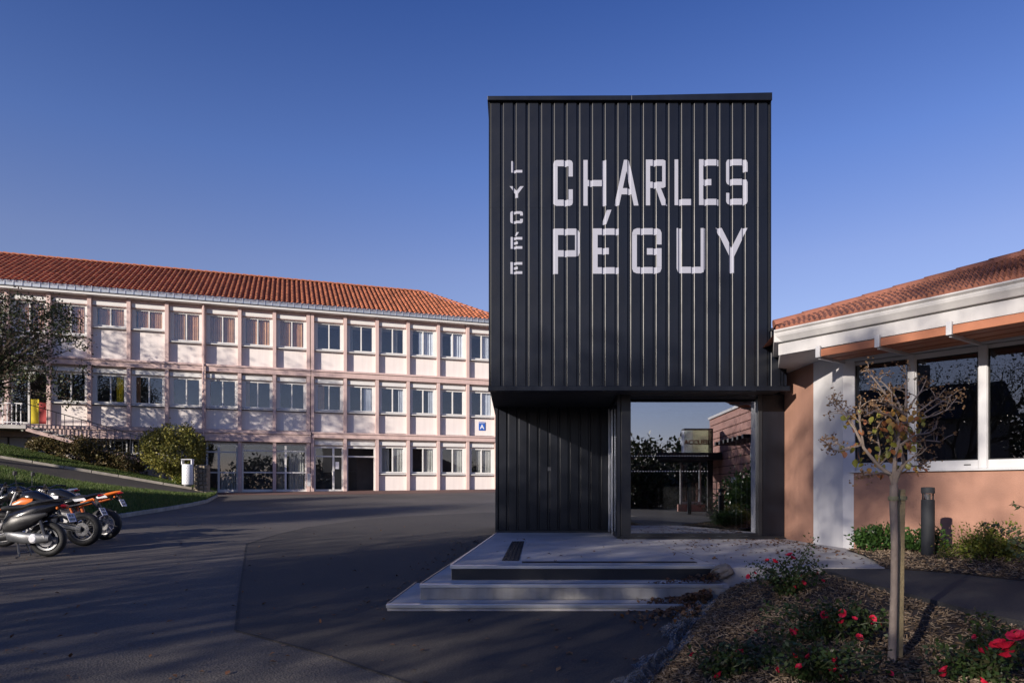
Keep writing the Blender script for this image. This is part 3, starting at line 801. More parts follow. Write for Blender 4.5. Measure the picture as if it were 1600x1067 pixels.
# ---- lettering folded over the ribs
CS = 500/1597.0
def cp(cx, cy): return (740+cx*CS, 130+cy*CS)
def clip(poly, x, keep):                   # Sutherland-Hodgman against a vertical line
    out = []
    for a,c in zip(poly, poly[1:]+poly[:1]):
        ia, ic = (a[0]-x)*keep >= 0, (c[0]-x)*keep >= 0
        if ia: out.append(a)
        if ia != ic:
            t = (x-a[0])/(c[0]-a[0]); out.append((x, a[1]+(c[1]-a[1])*t))
    return out
lines = []
for i in range(NP):
    pr = prof(XL+i*PITCH)
    lines += list(zip(pr, pr[1:]))
    if i < NP-1: lines.append((pr[-1], prof(XL+(i+1)*PITCH)[0]))
def fold(b, poly, k=0):
    """poly: convex, in facade metres (x, z), laid on the profile 3 mm proud"""
    for (xa,ya),(xb,yb) in lines:
        if xb-xa < 1e-5: continue
        q = clip(clip(poly, xa, 1), xb, -1) if poly else []
        if len(q) < 3: continue
        f = lambda x: DF-.003-k*.0003+ya+(yb-ya)*(x-xa)/(xb-xa)
        b.add([(x,f(x),z) for x,z in q], [tuple(range(len(q)))])
def letter(ch, x0, y0, x1, y1, vx, hy, acc=None):
    """strokes in crop pixels: box, width of uprights, height of bars"""
    P_ = []; xm = (x0+x1)/2; h = y1-y0; wd = x1-x0; c = min(wd,h)*.16
    def bar(a,b_,c_,d): P_.append([(a,b_),(c_,b_),(c_,d),(a,d)])
    ym = (y0+y1)/2
    def corner(x,y,sx,sy):                # chamfered corner piece where a bar meets an upright
        P_.append([(x,y+sy*c),(x+sx*c,y),(x+sx*(c+.01),y+sy*hy),(x+sx*vx,y+sy*hy),(x+sx*vx,y+sy*max(c,hy+.01)),(x,y+sy*max(c,hy+.01))] if c > vx else
                  [(x,y+sy*c),(x+sx*c,y),(x+sx*vx,y),(x+sx*vx,y+sy*max(c,hy)),(x,y+sy*max(c,hy))])
    def rc(x,y,sx,sy):
        # convex pieces of a rounded corner
        P_.append([(x,y+sy*c),(x+sx*c*.3,y+sy*c*.3),(x+sx*vx,y+sy*hy),(x+sx*vx,y+sy*max(c,hy)),(x,y+sy*max(c,hy))])
        P_.append([(x+sx*c*.3,y+sy*c*.3),(x+sx*c,y),(x+sx*max(c,vx),y),(x+sx*max(c,vx),y+sy*hy),(x+sx*vx,y+sy*hy)])
    m_ = max(c,vx); n_ = max(c,hy)
    if ch == 'L': bar(x0,y0,x0+vx,y1); bar(x0+vx,y1-hy,x1,y1)
    elif ch == 'H': bar(x0,y0,x0+vx,y1); bar(x1-vx,y0,x1,y1); bar(x0+vx,ym-hy*.45,x1-vx,ym+hy*.55)
    elif ch == 'E': bar(x0,y0,x0+vx,y1); bar(x0+vx,y0,x1,y0+hy); bar(x0+vx,ym-hy*.5,x0+wd*.62,ym+hy*.5); bar(x0+vx,y1-hy,x1,y1)
    elif ch == 'A':
        P_.append([(xm-vx*.6,y0),(xm+vx*.1,y0),(xm+vx*.45,y0+h*.05),(x0+vx*1.1,y1),(x0,y1)])
        P_.append([(xm-vx*.1,y0),(xm+vx*.6,y0),(x1,y1),(x1-vx*1.1,y1),(xm-vx*.45,y0+h*.05)])
        bar(x0+wd*.24,y0+h*.62,x1-wd*.24,y0+h*.62+hy)
    elif ch == 'Y':
        P_.append([(x0,y0),(x0+vx*1.25,y0),(xm+vx*.5,ym+h*.04),(xm+vx*.5,ym+h*.14),(xm-vx*.5,ym+h*.12)])
        P_.append([(x1,y0),(x1-vx*1.25,y0),(xm-vx*.5,ym+h*.04),(xm-vx*.5,ym+h*.12),(xm+vx*.5,ym+h*.14)])
        bar(xm-vx*.5,ym+h*.12,xm+vx*.5,y1)
    elif ch in 'CGU':
        bar(x0,y0+(n_ if ch != 'U' else 0),x0+vx,y1-n_); rc(x0,y1,1,-1); rc(x1,y1,-1,-1); bar(x0+m_,y1-hy,x1-m_,y1)
        if ch != 'U': rc(x0,y0,1,1); rc(x1,y0,-1,1); bar(x0+m_,y0,x1-m_,y0+hy); bar(x1-vx,y0+n_,x1,y0+h*.36)
        if ch == 'C': bar(x1-vx,y1-h*.36,x1,y1-n_)
        if ch == 'G': bar(x1-vx,ym-hy*.4,x1,y1-n_); bar(xm,ym-hy*.4,x1-vx,ym+hy*.6)
        if ch == 'U': bar(x1-vx,y0,x1,y1-n_)
    elif ch in 'PR':
        yb = y0+h*.62
        bar(x0,y0,x0+vx,y1); bar(x0+vx,y0,x1-m_,y0+hy); bar(x0+vx,yb-hy,x1-m_,yb); rc(x1,y0,-1,1); rc(x1,yb,-1,-1); bar(x1-vx,y0+n_,x1,yb-n_)
        if ch == 'R': P_.append([(xm-vx*.1,yb),(xm+vx*1.1,yb),(x1+vx*.3,y1),(x1-vx*1.1,y1)])
    elif ch == 'S':
        for (a,bq) in ((y0,ym+hy*.5),(ym-hy*.5,y1)): pass
        rc(x0,y0,1,1); rc(x1,y0,-1,1); bar(x0+m_,y0,x1-m_,y0+hy); bar(x0,y0+n_,x0+vx,ym+hy*.5-n_); rc(x0,ym+hy*.5,1,-1)
        bar(x0+m_,ym-hy*.5,x1-m_,ym+hy*.5); rc(x1,ym-hy*.5,-1,1); bar(x1-vx,ym-hy*.5+n_,x1,y1-n_); rc(x1,y1,-1,-1)
        bar(x0+m_,y1-hy,x1-m_,y1); rc(x0,y1,1,-1); bar(x1-vx,y0+n_,x1,y0+h*.28); bar(x0,y1-h*.26,x0+vx,y1-n_)
    if acc: P_.append(acc)
    b = MB()
    for k, q in enumerate(P_):
        fold(b, [(fx(cp(*p)[0]), fz(cp(*p)[1])) for p in q], k)
    o = tw('letter', b, m_letter)
for ch,x0,x1 in (('C',398,495),('H',548,662),('A',703,823),('R',860,962),('L',1003,1090),('E',1125,1224),('S',1260,1367)):
    letter(ch,x0,385-(x0-400)*.006,x1,613-(x0-400)*.006,21,31)
for ch,x0,x1,acc in (('P',397,530,None),('E',595,724,[(640,705),(662,705),(688,632),(664,634)]),('G',791,938,None),('U',1013,1157,None),('Y',1208,1367,None)):
    letter(ch,x0,726-(x0-400)*.004,x1,952-(x0-400)*.006,24,32,acc)
for ch,y0,y1,x0,x1,acc in (('L',390,447,188,243,None),('Y',515,573,180,250,None),('C',640,700,183,246,None),('E',768,827,185,243,[(206,762),(215,762),(226,744),(214,744)]),('E',893,952,184,243,None)):
    letter(ch,x0,y0,x1,y1,14,13,acc)

# ================================================================== STEPS AND LANDING
ES = thing('entrance_steps', 'pale concrete landing with two steps in front of the black entrance', 'steps', (.8,7.4,.30))
def es(name, b, m, **k): return obj(name, b, m, ES, local=False, **k)
es('landing', MB().slab([(-.695,7.8),(2.35,7.8),(2.35,7.62),(4.16,7.62),(4.66,8.9),(5.0,10.3),(4.9,12.4),(2.0,12.4),(2.0,14.3),(-.30,14.3)], -.1, ZLAND), m_conc)
es('landing_joint', MB().box(2.345,2.353,7.85,12.1,ZLAND+.0005,ZLAND+.003), m_conc_riser)
es('step', MB().slab([(-.993,7.41),(2.35,7.41),(2.35,7.79),(-.70,7.79),(-.31,13.9),(-.52,13.9)], 0, .50), m_conc)
es('step', MB().slab([(-1.29,7.06),(2.30,7.06),(2.30,7.405),(-.998,7.405),(-.93,8.9),(-1.22,8.9)], 0, .34), m_conc)
es('riser', MB().box(-.690,2.35,7.787,7.7995,.505,.625), m_black2)
es('riser', MB().box(-.990,2.35,7.397,7.4095,.345,.465), m_conc_riser)
for (x0,y,z,x1) in ((-.705,7.8,.66,2.32),(-1.003,7.41,.50,2.28),(-1.30,7.06,.34,2.05)):
    es('nosing', MB().box(x0,x1,y-.018,y+.05,z-.032,z+.006), m_alu, bevel=.004)
for (x0,y,z,x1) in ((-.705,7.87,.66,2.32),(-1.003,7.48,.50,2.28),(-1.30,7.13,.34,2.05)):
    es('grip_strip', MB().box(x0+.03,x1,y-.016,y+.004,z+.001,z+.006), m_black2)
def edge(a, c, z, m=m_alu, wd=.02): es('edge_trim', MB().bar((a[0],a[1],z-.012),(c[0],c[1],z-.012),wd,.036), m)
edge((-.705,7.86),(-.305,14.0),.66); edge((-1.003,7.47),(-.53,13.9),.50,m_dmetal); edge((-1.30,7.12),(-1.23,8.8),.34,m_dmetal)
es('warning_strip', MB().slab([(-.125,8.35),(.085,8.35),(.205,11.5),(.0,11.5)], ZLAND+.001, ZLAND+.007), m_rubber)
es('guide_strip', MB().slab([(.12,8.10),(2.2,8.10),(2.2,8.24),(.12,8.24)], ZLAND+.001, ZLAND+.007), m_rubber)
b = MB()
for i in range(4): b.slab([(-.10+.05*i,8.40),(-.085+.05*i,8.40),(.035+.05*i,11.45),(.02+.05*i,11.45)], ZLAND+.007, ZLAND+.012)
es('strip_rib', b, m_plastic)

# ================================================================== TERRACOTTA ANNEX
W0,W1,W2 = (4.86,12.40),(4.89,11.05),(4.98,10.26); WDIR = Vector((.665,-.747,0)); WN = Vector((-.747,-.665,0))
AX = thing('annex_building', 'low terracotta rendered building with tiled roof and sunshade', 'building', (4.78,9.85,.62))
def ax(name, b, m, parent=AX, **k): return obj(name, b, m, parent, local=False, **k)
def wp(t, off=0.0, z=0.0): return Vector((W2[0],W2[1],z)) + WDIR*t + WN*off
ZS, ZH, ZE = 1.81, 3.43, 3.62
def wall_seg(a, c, z0, z1, th=.3):
    a, c = Vector((*a,0)), Vector((*c,0)); d = (c-a).normalized(); n = Vector((-d.y,d.x,0))*th
    if n.x < 0: n = -n
    return MB().slab([a,c,c+n,a+n], z0, z1)
ax('wall', wall_seg(W0, W1, .3, 3.75), m_terr)
ax('pilaster', MB().slab([(W1[0]-.012,W1[1]-.002),(W2[0]-.012,W2[1]-.012),(W2[0]+.12,W2[1]-.10),(W1[0]+.3,W1[1]-.002)], .3, 3.75), m_whitewall)
T1 = 7.5
def wbox(t0,t1,o0,o1,z0,z1):
    return MB().slab([wp(t0,o0),wp(t1,o0),wp(t1,o1),wp(t0,o1)], z0, z1)
ax('wall', wbox(.012,T1,-.02,-.32,.2,ZS-.03), m_terr)
ax('lintel', wbox(.0,T1,-.0,-.32,ZH+.01,3.78), m_whitewall)
ax('reveal', wbox(.0,.115,-.03,-.32,ZS-.03,ZH+.01), m_whitewall)
ax('window_ledge', wbox(.10,T1,.03,-.10,ZS-.028,ZS), m_alupaint, bevel=.004)
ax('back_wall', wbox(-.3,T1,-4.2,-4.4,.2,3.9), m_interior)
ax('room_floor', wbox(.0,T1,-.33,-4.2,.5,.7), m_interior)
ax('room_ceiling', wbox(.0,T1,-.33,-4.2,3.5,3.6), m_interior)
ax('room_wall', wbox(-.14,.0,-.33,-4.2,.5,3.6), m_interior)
# windows: t positions from the photograph's columns
def tpx(px, off=-.10):
    # along the glass line
    k = (px-800)/F; a = W2[0]+WN.x*off; c = W2[1]+WN.y*off
    return (k*c-a)/(WDIR.x-k*WDIR.y)
O0, O1 = -.06, -.14
def awin(pl, pr, fl=.05, thick=.05):
    t0, t1 = tpx(pl), tpx(pr)
    b = MB()
    for (a,c,z0,z1) in ((t0,t0+fl,ZS,ZH),(t1-fl,t1,ZS,ZH),(t0+fl,t1-fl,ZS,ZS+.115),(t0+fl,t1-fl,ZH-thick,ZH)):
        q = wbox(a,c,O0,O1,z0,z1); b.add(q.v, q.f)
    o = ax('window', b, m_alupaint, bevel=.006)
    ax('pane', wbox(t0+fl-.01,t1-fl+.01,-.095,-.105,ZS+.10,ZH-thick+.01), m_glass_dark, o)
    g = MB()
    for (a,c,z0,z1) in ((t0+fl,t0+fl+.012,ZS+.115,ZH-thick),(t1-fl-.012,t1-fl,ZS+.115,ZH-thick),(t0+fl+.012,t1-fl-.012,ZS+.115,ZS+.127),(t0+fl+.012,t1-fl-.012,ZH-thick-.012,ZH-thick)):
        q = wbox(a,c,-.075,-.094,z0,z1); g.add(q.v, q.f)
    ax('gasket', g, m_rubber, o)
    s_ = wbox(t1-.22,t1-.14,O0+.003,O0-.002,ZS+.045,ZS+.06); ax('drain_slot', s_, m_rubber, o)
    return o
awin(1332.5,1426); awin(1426.3,1538,.06,.075)
awin(1538.3,1640); awin(1640.3,1760,.06,.075); awin(1760.3,1880)
for px in (1426,1538,1640,1760):
    q = tpx(px); ax('mullion', wbox(q-.045,q+.045,-.035,-.058,ZS+.002,ZH-.002), m_alupaint, bevel=.005)
# fascia, gutter and soffit follow the eaves
GZ = 3.95
GP = [Vector((4.0,10.37,0)), Vector((5.04,8.96,0)), Vector((5.86,7.81,0)), Vector((7.9,5.0,0))]
GIN = Vector((.81,.59,0))
def along(pts, o0, o1, z0, z1):
    b = MB()
    for p,q in zip(pts,pts[1:]):
        b.slab([p+GIN*o0,q+GIN*o0,q+GIN*o1,p+GIN*o1], z0, z1)
    return b
def gprofile(prof_):
    """sweep an (offset, z) profile along the eaves"""
    b = MB(); n = len(prof_)
    for p in GP: b.v += [tuple(p+GIN*o+Vector((0,0,z))) for o,z in prof_]
    b.f = [(i*n+j,i*n+j+1,(i+1)*n+j+1,(i+1)*n+j) for i in range(len(GP)-1) for j in range(n-1)]
    b.f += [tuple(range(n)), tuple((len(GP)-1)*n+j for j in range(n-1,-1,-1))]
    return b
ax('gutter', gprofile([(.14,GZ-.19),(.05,GZ-.18),(.02,GZ-.13),(.0,GZ-.10),(-.01,GZ-.06),(.0,GZ-.05),(-.035,GZ-.02),(-.03,GZ),(-.01,GZ),(.0,GZ-.02),(.14,GZ-.03)]), m_fascia, smooth=False, bevel=.004)
ax('fascia_board', gprofile([(.10,GZ-.37),(.08,GZ-.37),(.08,GZ-.20),(.14,GZ-.20)]), m_fascia)
# return of the gutter towards the black block
def returns(pts, o):  pass
e = GP[0]
ax('gutter_return', MB().slab([e+Vector((-.02,.0,0)), e+Vector((.10,-.04,0)), e+Vector((.72,1.55,0)), e+Vector((.55,1.55,0))], GZ-.185, GZ-.002), m_fascia, bevel=.01)
ax('fascia_return', MB().slab([e+Vector((.10,.06,0)), e+Vector((.2,.02,0)), e+Vector((.78,1.55,0)), e+Vector((.64,1.55,0))], GZ-.37, GZ-.187), m_fascia)
ax('soffit_board', MB().slab([GP[0]+GIN*.15,GP[1]+GIN*.15,GP[2]+GIN*.15,GP[3]+GIN*.15,wp(7.4,-.2),wp(0,-.2),Vector((5.1,11.0,0)),Vector((5.1,12.0,0)),Vector((4.7,12.0,0))], GZ-.365, GZ-.325), m_fascia)
# roof: a sheet with courses of tiles up to the hip
H0, H1, H2 = Vector((4.46,11.05,4.22)), Vector((7.73,10.3,5.04)), Vector((11.5,9.4,6.2))
Ez = Vector((0,0,GZ-.01))
roofpoly = [GP[0]+GIN*.02+Ez, GP[1]+GIN*.02+Ez, GP[2]+GIN*.02+Ez, GP[3]+GIN*.02+Ez, H2, H1, H0]
b = MB(); q = roofpoly
b.add([q[0],q[1],q[6]],[(0,1,2)]); b.add([q[1],q[2],q[5],q[6]],[(0,1,2,3)]); b.add([q[2],q[3],q[4],q[5]],[(0,1,2,3)])
b.add([q[6],q[5],q[4],q[4]+Vector((3,6,-3)),Vector((4.9,13.2,4.0))],[(0,1,2,3,4)])
b.add([q[0],q[6],Vector((4.9,13.2,4.0)),Vector((4.4,12.5,3.9))],[(0,1,2,3)])
aroof = ax('roof', b, m_pan)
def bil(u, v):
    """point on the roof: u along the eaves, v up to the hip"""
    def pl(pts, u):
        n = len(pts)-1; x = min(max(u,0),.9999)*n; i = int(x); return pts[i].lerp(pts[i+1], x-i)
    lo = pl([q[0],q[1],q[2],q[3]], u); hi = pl([H0, H0.lerp(H1,.55), H1, H2], u); return lo.lerp(hi, v)
vv = []; rgn = random.Random(4)
nu = 66
for i in range(nu):
    u0, u1 = i/nu, (i+1)/nu
    Lr = (bil(u0,1)-bil(u0,0)).length; nv = max(1,int(Lr/.30))
    for j in range(nv):
        v0, v1 = j/nv, min(1,(j+1.12)/nv)
        a,c,d,e2 = bil(u0,v0),bil(u1,v0),bil(u1,v1),bil(u0,v1)
        nrm = (c-a).cross(e2-a).normalized(); 
        if nrm.z < 0: nrm = -nrm
        jj = rgn.uniform(-.006,.006)
        prof_ = [(0,.012),(.18,.040),(.36,.050),(.55,.040),(.72,.014),(.86,.006),(1,.012)]
        lo = [a.lerp(c,s)+nrm*(h+.032+jj) for s,h in prof_]; hi = [e2.lerp(d,s)+nrm*(h+.004) for s,h in prof_]
        for k in range(6): vv += [lo[k],lo[k+1],hi[k+1],hi[k]]
        for k in range(6): vv += [a.lerp(c,prof_[k][0])+nrm*.004, a.lerp(c,prof_[k+1][0])+nrm*.004, lo[k+1], lo[k]]
me = np_mesh('roof_tile', np.array([tuple(p) for p in vv]), None, 4)
bm = bmesh.new(); bm.from_mesh(me); bmesh.ops.remove_doubles(bm, verts=bm.verts, dist=.0005); bm.to_mesh(me); bm.free()
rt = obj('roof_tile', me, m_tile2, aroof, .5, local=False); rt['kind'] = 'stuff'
def ridge_w(a, c, step, parent, r, m):
    inv = W[parent].inverted(); ridge(inv @ a, inv @ c, step, parent, r, m, (1.04,.97,.006))
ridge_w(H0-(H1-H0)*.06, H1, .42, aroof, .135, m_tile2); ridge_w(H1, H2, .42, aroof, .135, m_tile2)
# sunshade: orange louvres on aluminium brackets
def bz(px, hpx, k=3.49-EYE): d = k*F/hpx; return Vector(((px-800)/F*d, d, EYE+k))
S0 = Vector((4.39,9.85,0)); S2 = Vector((5.83,7.77,0)); SD = (S2-S0).normalized(); SI = Vector((-SD.y,SD.x,0))
if SI.x < 0: SI = -SI
def spt(px):
    k = (px-800)/F; return S0 + SD*((k*S0.y-S0.x)/(SD.x-k*SD.y))
cols = [1276,1368.5,1480.5,1616,1790]
spts = [spt(p) for p in cols]
for i in range(4):
    a, c = spts[i]+SD*.05, spts[i+1]-SD*.02
    for r_ in range(3):
        o = SI*(.02+.29*r_); z = 3.46 - .0*r_
        b = MB().prism([a+o+Vector((0,0,z-.015)), a+o+Vector((0,0,z+.085)), a+o+SI*.035+Vector((0,0,z+.10)), a+o+SI*.21+Vector((0,0,z+.005)), a+o+SI*.21+Vector((0,0,z-.02))], c-a)
        if r_ < 2 or i > 0: ax('louvre', b, m_louvre, bevel=.006)
for p in spts:
    o = ax('louvre_bracket', MB().slab([p-SD*.02-SI*.0,p+SD*.045,p+SD*.045+SI*.05,p-SD*.02+SI*.05], 3.435, 3.60), m_alupaint, bevel=.004)
    ax('bracket_arm', MB().bar(p+SI*.05+SD*.012+Vector((0,0,3.44)), p+SI*.90+SD*.012+Vector((0,0,3.44)), .03,.05), m_alupaint, o)

# ================================================================== RECEPTION SIDE OF THE YARD (right behind the camera, mirrored in the glass front)
MY = 2*(DG+.015)
def mslab(pts, z0, z1): return MB().slab([(x, MY-y) for x,y in pts], z0, z1)
def mbox(x0,x1,y0,y1,z0,z1): return MB().box(x0,x1,MY-y1,MY-y0,z0,z1)
struct('yard_path', MB().slab([(4.2,-24),(18,-24),(18,1.45),(4.2,1.45)], .40, .645), m_asph2)
RB = thing('reception_building', 'pink plank clad reception building mirrored in the glass front', 'building', (8.0,MY-24,.645))
def rb(name, b, m, parent=RB, **k): return obj(name, b, m, parent, local=False, **k)
def rwx(y): return 7.85 + (y-20)*(8.25-7.85)/8.5
RZT = 4.45
nrow = 13; hh = (RZT-.70)/nrow
rb('wall_core', mslab([(rwx(17)+.05,17),(rwx(28.5)+.05,28.5),(13,28.5),(13,17)], .3, RZT), m_dark)
m_plank = M('pink_plank', (.52,.25,.19), .8, .10, 1.5, bump=.1, bscale=60, streak=.15)
for i in range(nrow):
    for (ya,yb_) in ((17,20.5),(20.5,24.5),(24.5,28.5)):
        rb('plank', mslab([(rwx(ya+.008),ya+.008),(rwx(yb_-.008),yb_-.008),(rwx(yb_)+.05,yb_-.008),(rwx(ya)+.05,ya+.008)], .70+i*hh+.03, .70+(i+1)*hh), m_plank)
rb('coping', mslab([(rwx(17)-.06,17),(rwx(28.5)-.06,28.55),(13,28.55),(13,17)], RZT+.003, RZT+.10), m_white)
f = rb('window', mslab([(rwx(22.0)-.05,21.5),(rwx(22.0)-.05,21.62),(rwx(22)+.02,21.62),(rwx(22)+.02,21.5)],.9,3.1), m_alupaint)
rb('window_jamb', mslab([(rwx(22.0)-.05,22.5),(rwx(22.0)-.05,22.62),(rwx(22)+.02,22.62),(rwx(22)+.02,22.5)],.9,3.1), m_alupaint, f)
rb('pane', mslab([(rwx(22)-.03,21.62),(rwx(22)-.03,22.5),(rwx(22)-.01,22.5),(rwx(22)-.01,21.62)],.9,3.1), m_glass_dark, f)
for i in range(7): rb('canopy_slat', mslab([(rwx(20.6+i*.55)-.9,20.6+i*.55),(rwx(20.6+i*.55)-.03,20.6+i*.55),(rwx(20.6+i*.55)-.03,20.75+i*.55),(rwx(20.6+i*.55)-.9,20.75+i*.55)], 3.10, 3.22), m_black2)
rb('notice', mslab([(rwx(25)-.03,24.6),(rwx(25)-.03,25.1),(rwx(25)-.005,25.1),(rwx(25)-.005,24.6)], 1.75, 2.0), m_whitep)
rb('porch_roof', mslab([(5.6,26.3),(8.1,26.3),(8.4,29.5),(6.4,29.5)], 2.72, 2.98), m_black2)
rb('porch_post', mbox(7.75,7.95,27.0,27.15,.645,2.72), m_black2)
dr = rb('glazed_door', MB().box(7.05,7.12,MY-28.7,MY-28.6,.95,2.7).box(7.85,7.92,MY-28.7,MY-28.6,.95,2.7).box(7.12,7.85,MY-28.7,MY-28.6,.95,1.05), m_alupaint)
rb('pane', mbox(7.12,7.85,28.63,28.65,1.05,2.7), m_glass_dark, dr)
rb('low_wall', mbox(6.95,8.2,28.55,28.72,.645,.94), m_plank)
sgn = thing('reception_sign', 'glass sign box reading ACCUEIL mirrored in the glass front', 'sign', (7.2,MY-26.8,2.98))
m_signglass = glassmat('sign_glass', (.75,.78,.72), .06, 1.0)
obj('sign_back', MB().box(.0,.62,-.40,-.395,.03,.93), M('sign_face', (.80,.79,.68), .4, .1, 2, trans=.92), sgn)
obj('side_glass', MB().box(-.45,-.01,-.40,-.395,.03,.93), M('frosted_face', (.85,.87,.9), .4, .1, 2, trans=.92), sgn)
obj('sign_glass', MB().box(-.45,.62,.03,.045,.03,.93), m_signglass, sgn)
obj('sign_frame', MB().box(.62,.68,-.40,.05,.0,.97).box(-.45,.62,-.40,.05,.93,.97), m_black2, sgn)
text('ACCUEIL', .245, (.07,.02,.42), (R(90),0,0), M('sign_letter', (.25,.06,.01), .5, .05, 3), sgn, sx=1.05, off=.010)
# ================================================================== PLANTS
def grow(rg, b, p, d, L, r, depth, tips, n=6, spread=.75, upb=.18, kids=(2,3), shrink=.72, wob=.16, minr=.004):
    pts = [Vector(p)]; rs = [r]; k = 4; d = Vector(d).normalized()
    for i in range(k):
        d = (d + Vector((rg.uniform(-wob,wob), rg.uniform(-wob,wob), rg.uniform(-wob,wob)+upb*.25))).normalized()
        pts.append(pts[-1] + d*L/k); rs.append(max(minr, r*(1-.38*(i+1)/k)))
    b.tube(pts, rs, n, cap=False)
    if depth <= 0: tips.append((pts[-1], d)); tips.append((pts[2], d)); return
    for _ in range(rg.randint(*kids)):
        a = rg.uniform(0, 6.283); x = d.orthogonal().normalized(); x.rotate(Matrix.Rotation(a, 3, d))
        nd = (d + x*rg.uniform(.5,1.1)*spread + Vector((0,0,upb))).normalized()
        q = pts[rg.choice((3,4,4))]
        grow(rg, b, q, nd, L*shrink*rg.uniform(.8,1.2), max(minr, r*.60), depth-1, tips, max(4,n-1), spread, upb, kids, shrink, wob, minr)
def leaves_at(name, tips, seed, per, spread, L, Wd, m, parent, local=True, out=None):
    rg = np.random.default_rng(seed); t = np.array([tuple(p) for p,_ in tips])
    k = np.repeat(np.arange(len(t)), per); pts = t[k] + rg.normal(size=(len(k),3))*spread
    me = np_mesh(name, leaf_verts(rg, pts, L, Wd), None, 4)
    return obj(name, me, m, parent, local=local)
lm_dark = leafmat('dark_leaves', [(.018,.03,.010),(.03,.045,.014),(.05,.06,.02),(.06,.035,.025),(.035,.05,.015)], .45, .15)
lm_olive = leafmat('olive_leaves', [(.07,.08,.018),(.16,.16,.04),(.22,.21,.05),(.28,.24,.06),(.12,.13,.03)], .4, .2)
lm_hedge = leafmat('hedge_leaves', [(.06,.05,.018),(.10,.085,.03),(.14,.09,.045),(.08,.08,.025),(.17,.12,.055)], .55, .2)
lm_green = leafmat('green_leaves', [(.02,.05,.012),(.04,.09,.02),(.06,.12,.025),(.03,.065,.018)], .35, .2)
lm_yell = leafmat('yellow_green_leaves', [(.06,.10,.015),(.14,.17,.03),(.22,.22,.04),(.10,.13,.02)], .45, .3)
lm_rose = leafmat('rose_leaves', [(.02,.04,.012),(.035,.06,.018),(.05,.085,.025),(.05,.035,.02)], .4, .2)
lm_autumn = leafmat('autumn_leaves', [(.30,.28,.05),(.22,.25,.05),(.50,.24,.06),(.42,.12,.07),(.38,.34,.07),(.15,.19,.04)], .45, .35)
lm_seed = leafmat('seed_heads', [(.15,.085,.045),(.24,.14,.07),(.33,.20,.10),(.17,.10,.05)], .7, .1)
lm_dry = leafmat('dry_leaves', [(.14,.06,.03),(.20,.10,.045),(.10,.05,.028),(.26,.15,.07),(.08,.04,.025)], .7, .1)
def tree(name, label, base, h, seed, lm, r=.2, trunk_h=.3, per=10, spread=.45, L=.16, Wd=.09, depth=4, lean=(0,0), group=None, kids=(2,3), sp=.75, first=.30, upb=.18, cat='tree'):
    rg = random.Random(seed); t = thing(name, label, cat, tuple(base), 0, group); b = MB(); tips = []
    th = h*trunk_h; pts = [Vector((0,0,-.2)), Vector((0,0,.1)), Vector((lean[0]*.4,lean[1]*.4,th*.5)), Vector((lean[0],lean[1],th))]
    b.tube(pts, [r*1.35,r*1.1,r*.95,r*.85], 10)
    for i in range(rg.randint(3,4)):
        a = i*2.0 + rg.uniform(-.4,.4); grow(rg, b, pts[-1], (math.cos(a)*.6,math.sin(a)*.6,.8), h*first, r*.62, depth-1, tips, 7, sp, upb, kids)
    if lm is not None: leaves_at('crown', tips, seed, per, spread, L, Wd, lm, t)
    obj('trunk', b, m_bark, t, True)
    return t
def bush(name, label, c, rad, seed, n, L, Wd, lm, cat='shrub', stems=True, clumps=60, group=None, rough=.22, low=.25, gap=0.0):
    """leaves in clumps spread through a rounded body with an uneven outline"""
    rg = np.random.default_rng(seed); t = thing(name, label, cat, tuple(c), 0, group)
    d = rand_unit(rg, clumps); d[:,2] = np.where(d[:,2] < -low, -d[:,2], d[:,2])
    rr = rg.uniform(.45,1.0,size=(clumps,1))**.5 * (1 + rg.normal(size=(clumps,1))*rough*.5)
    cc = d*rr*np.array(rad)*.86; cc[:,2] += rad[2]*low*1.0 + rad[2]*.1
    k = rg.integers(0, clumps, n); cr = min(rad)*.30
    pts = cc[k] + rg.normal(size=(n,3))*cr*.62
    pts = pts[pts[:,2] > .01]; out = pts/np.linalg.norm(pts,axis=1,keepdims=True)*.7
    me = np_mesh('foliage', leaf_verts(rg, pts, L, Wd, out), None, 4); obj('foliage', me, lm, t)
    if stems:
        r2 = random.Random(seed); b = MB()
        for i in range(14):
            q = Vector(cc[r2.randrange(clumps)]); b.tube([(q.x*.1,q.y*.1,-.05), (q.x*.5,q.y*.5,q.z*.55), tuple(q)], [.018*max(rad)+.004,.012*max(rad)+.003,.004], 5)
        obj('stem', b, m_bark, t, True)
    return t

# ---- far planting by the pink building
def onHU(i, s, dy=.0): return HU[i].lerp(HU[i+1], s) + BN*dy + Vector((0,0,.08))
tr_l = tree('garden_tree', 'dark leaved tree in front of the pink building at its stairs', P(-28,690,29.5), 6.5, 21, lm_dark, .17, .30, 20, .35, .17, .10, 4, (.25,0), None, (2,3), .9, .24, .05)
rg = np.random.default_rng(22); cl = []
rt_ = np.array(tr_l.location)
while len(cl) < 120:
    px, py = rg.uniform(-90,150), rg.uniform(462,655); e = ((px-25)/118)**2+((py-560)/100)**2
    if e < 1 and (py < 610 or rg.random() < .5) and not (px > 70 and 545 < py < 575): cl.append(np.array(P(px,py,29.5+rg.uniform(-2.2,1.2)))-rt_)
cl = np.array(cl); k = rg.integers(0,len(cl),9500); pts = cl[k]+rg.normal(size=(9500,3))*np.array((.26,.26,.20))
obj('foliage', np_mesh('foliage', leaf_verts(rg, pts, .125, .075), None, 4), lm_dark, tr_l)
r2 = random.Random(3); b = MB()
for c_ in cl[::2]:
    c_ = Vector(c_); o_ = Vector((0,0,2.2)); b.tube([o_, o_.lerp(c_,.4)+Vector((r2.uniform(-.3,.3),0,.3)), o_.lerp(c_,.75)+Vector((r2.uniform(-.2,.2),0,.1)), c_],[.05,.035,.02,.008],5,cap=False)
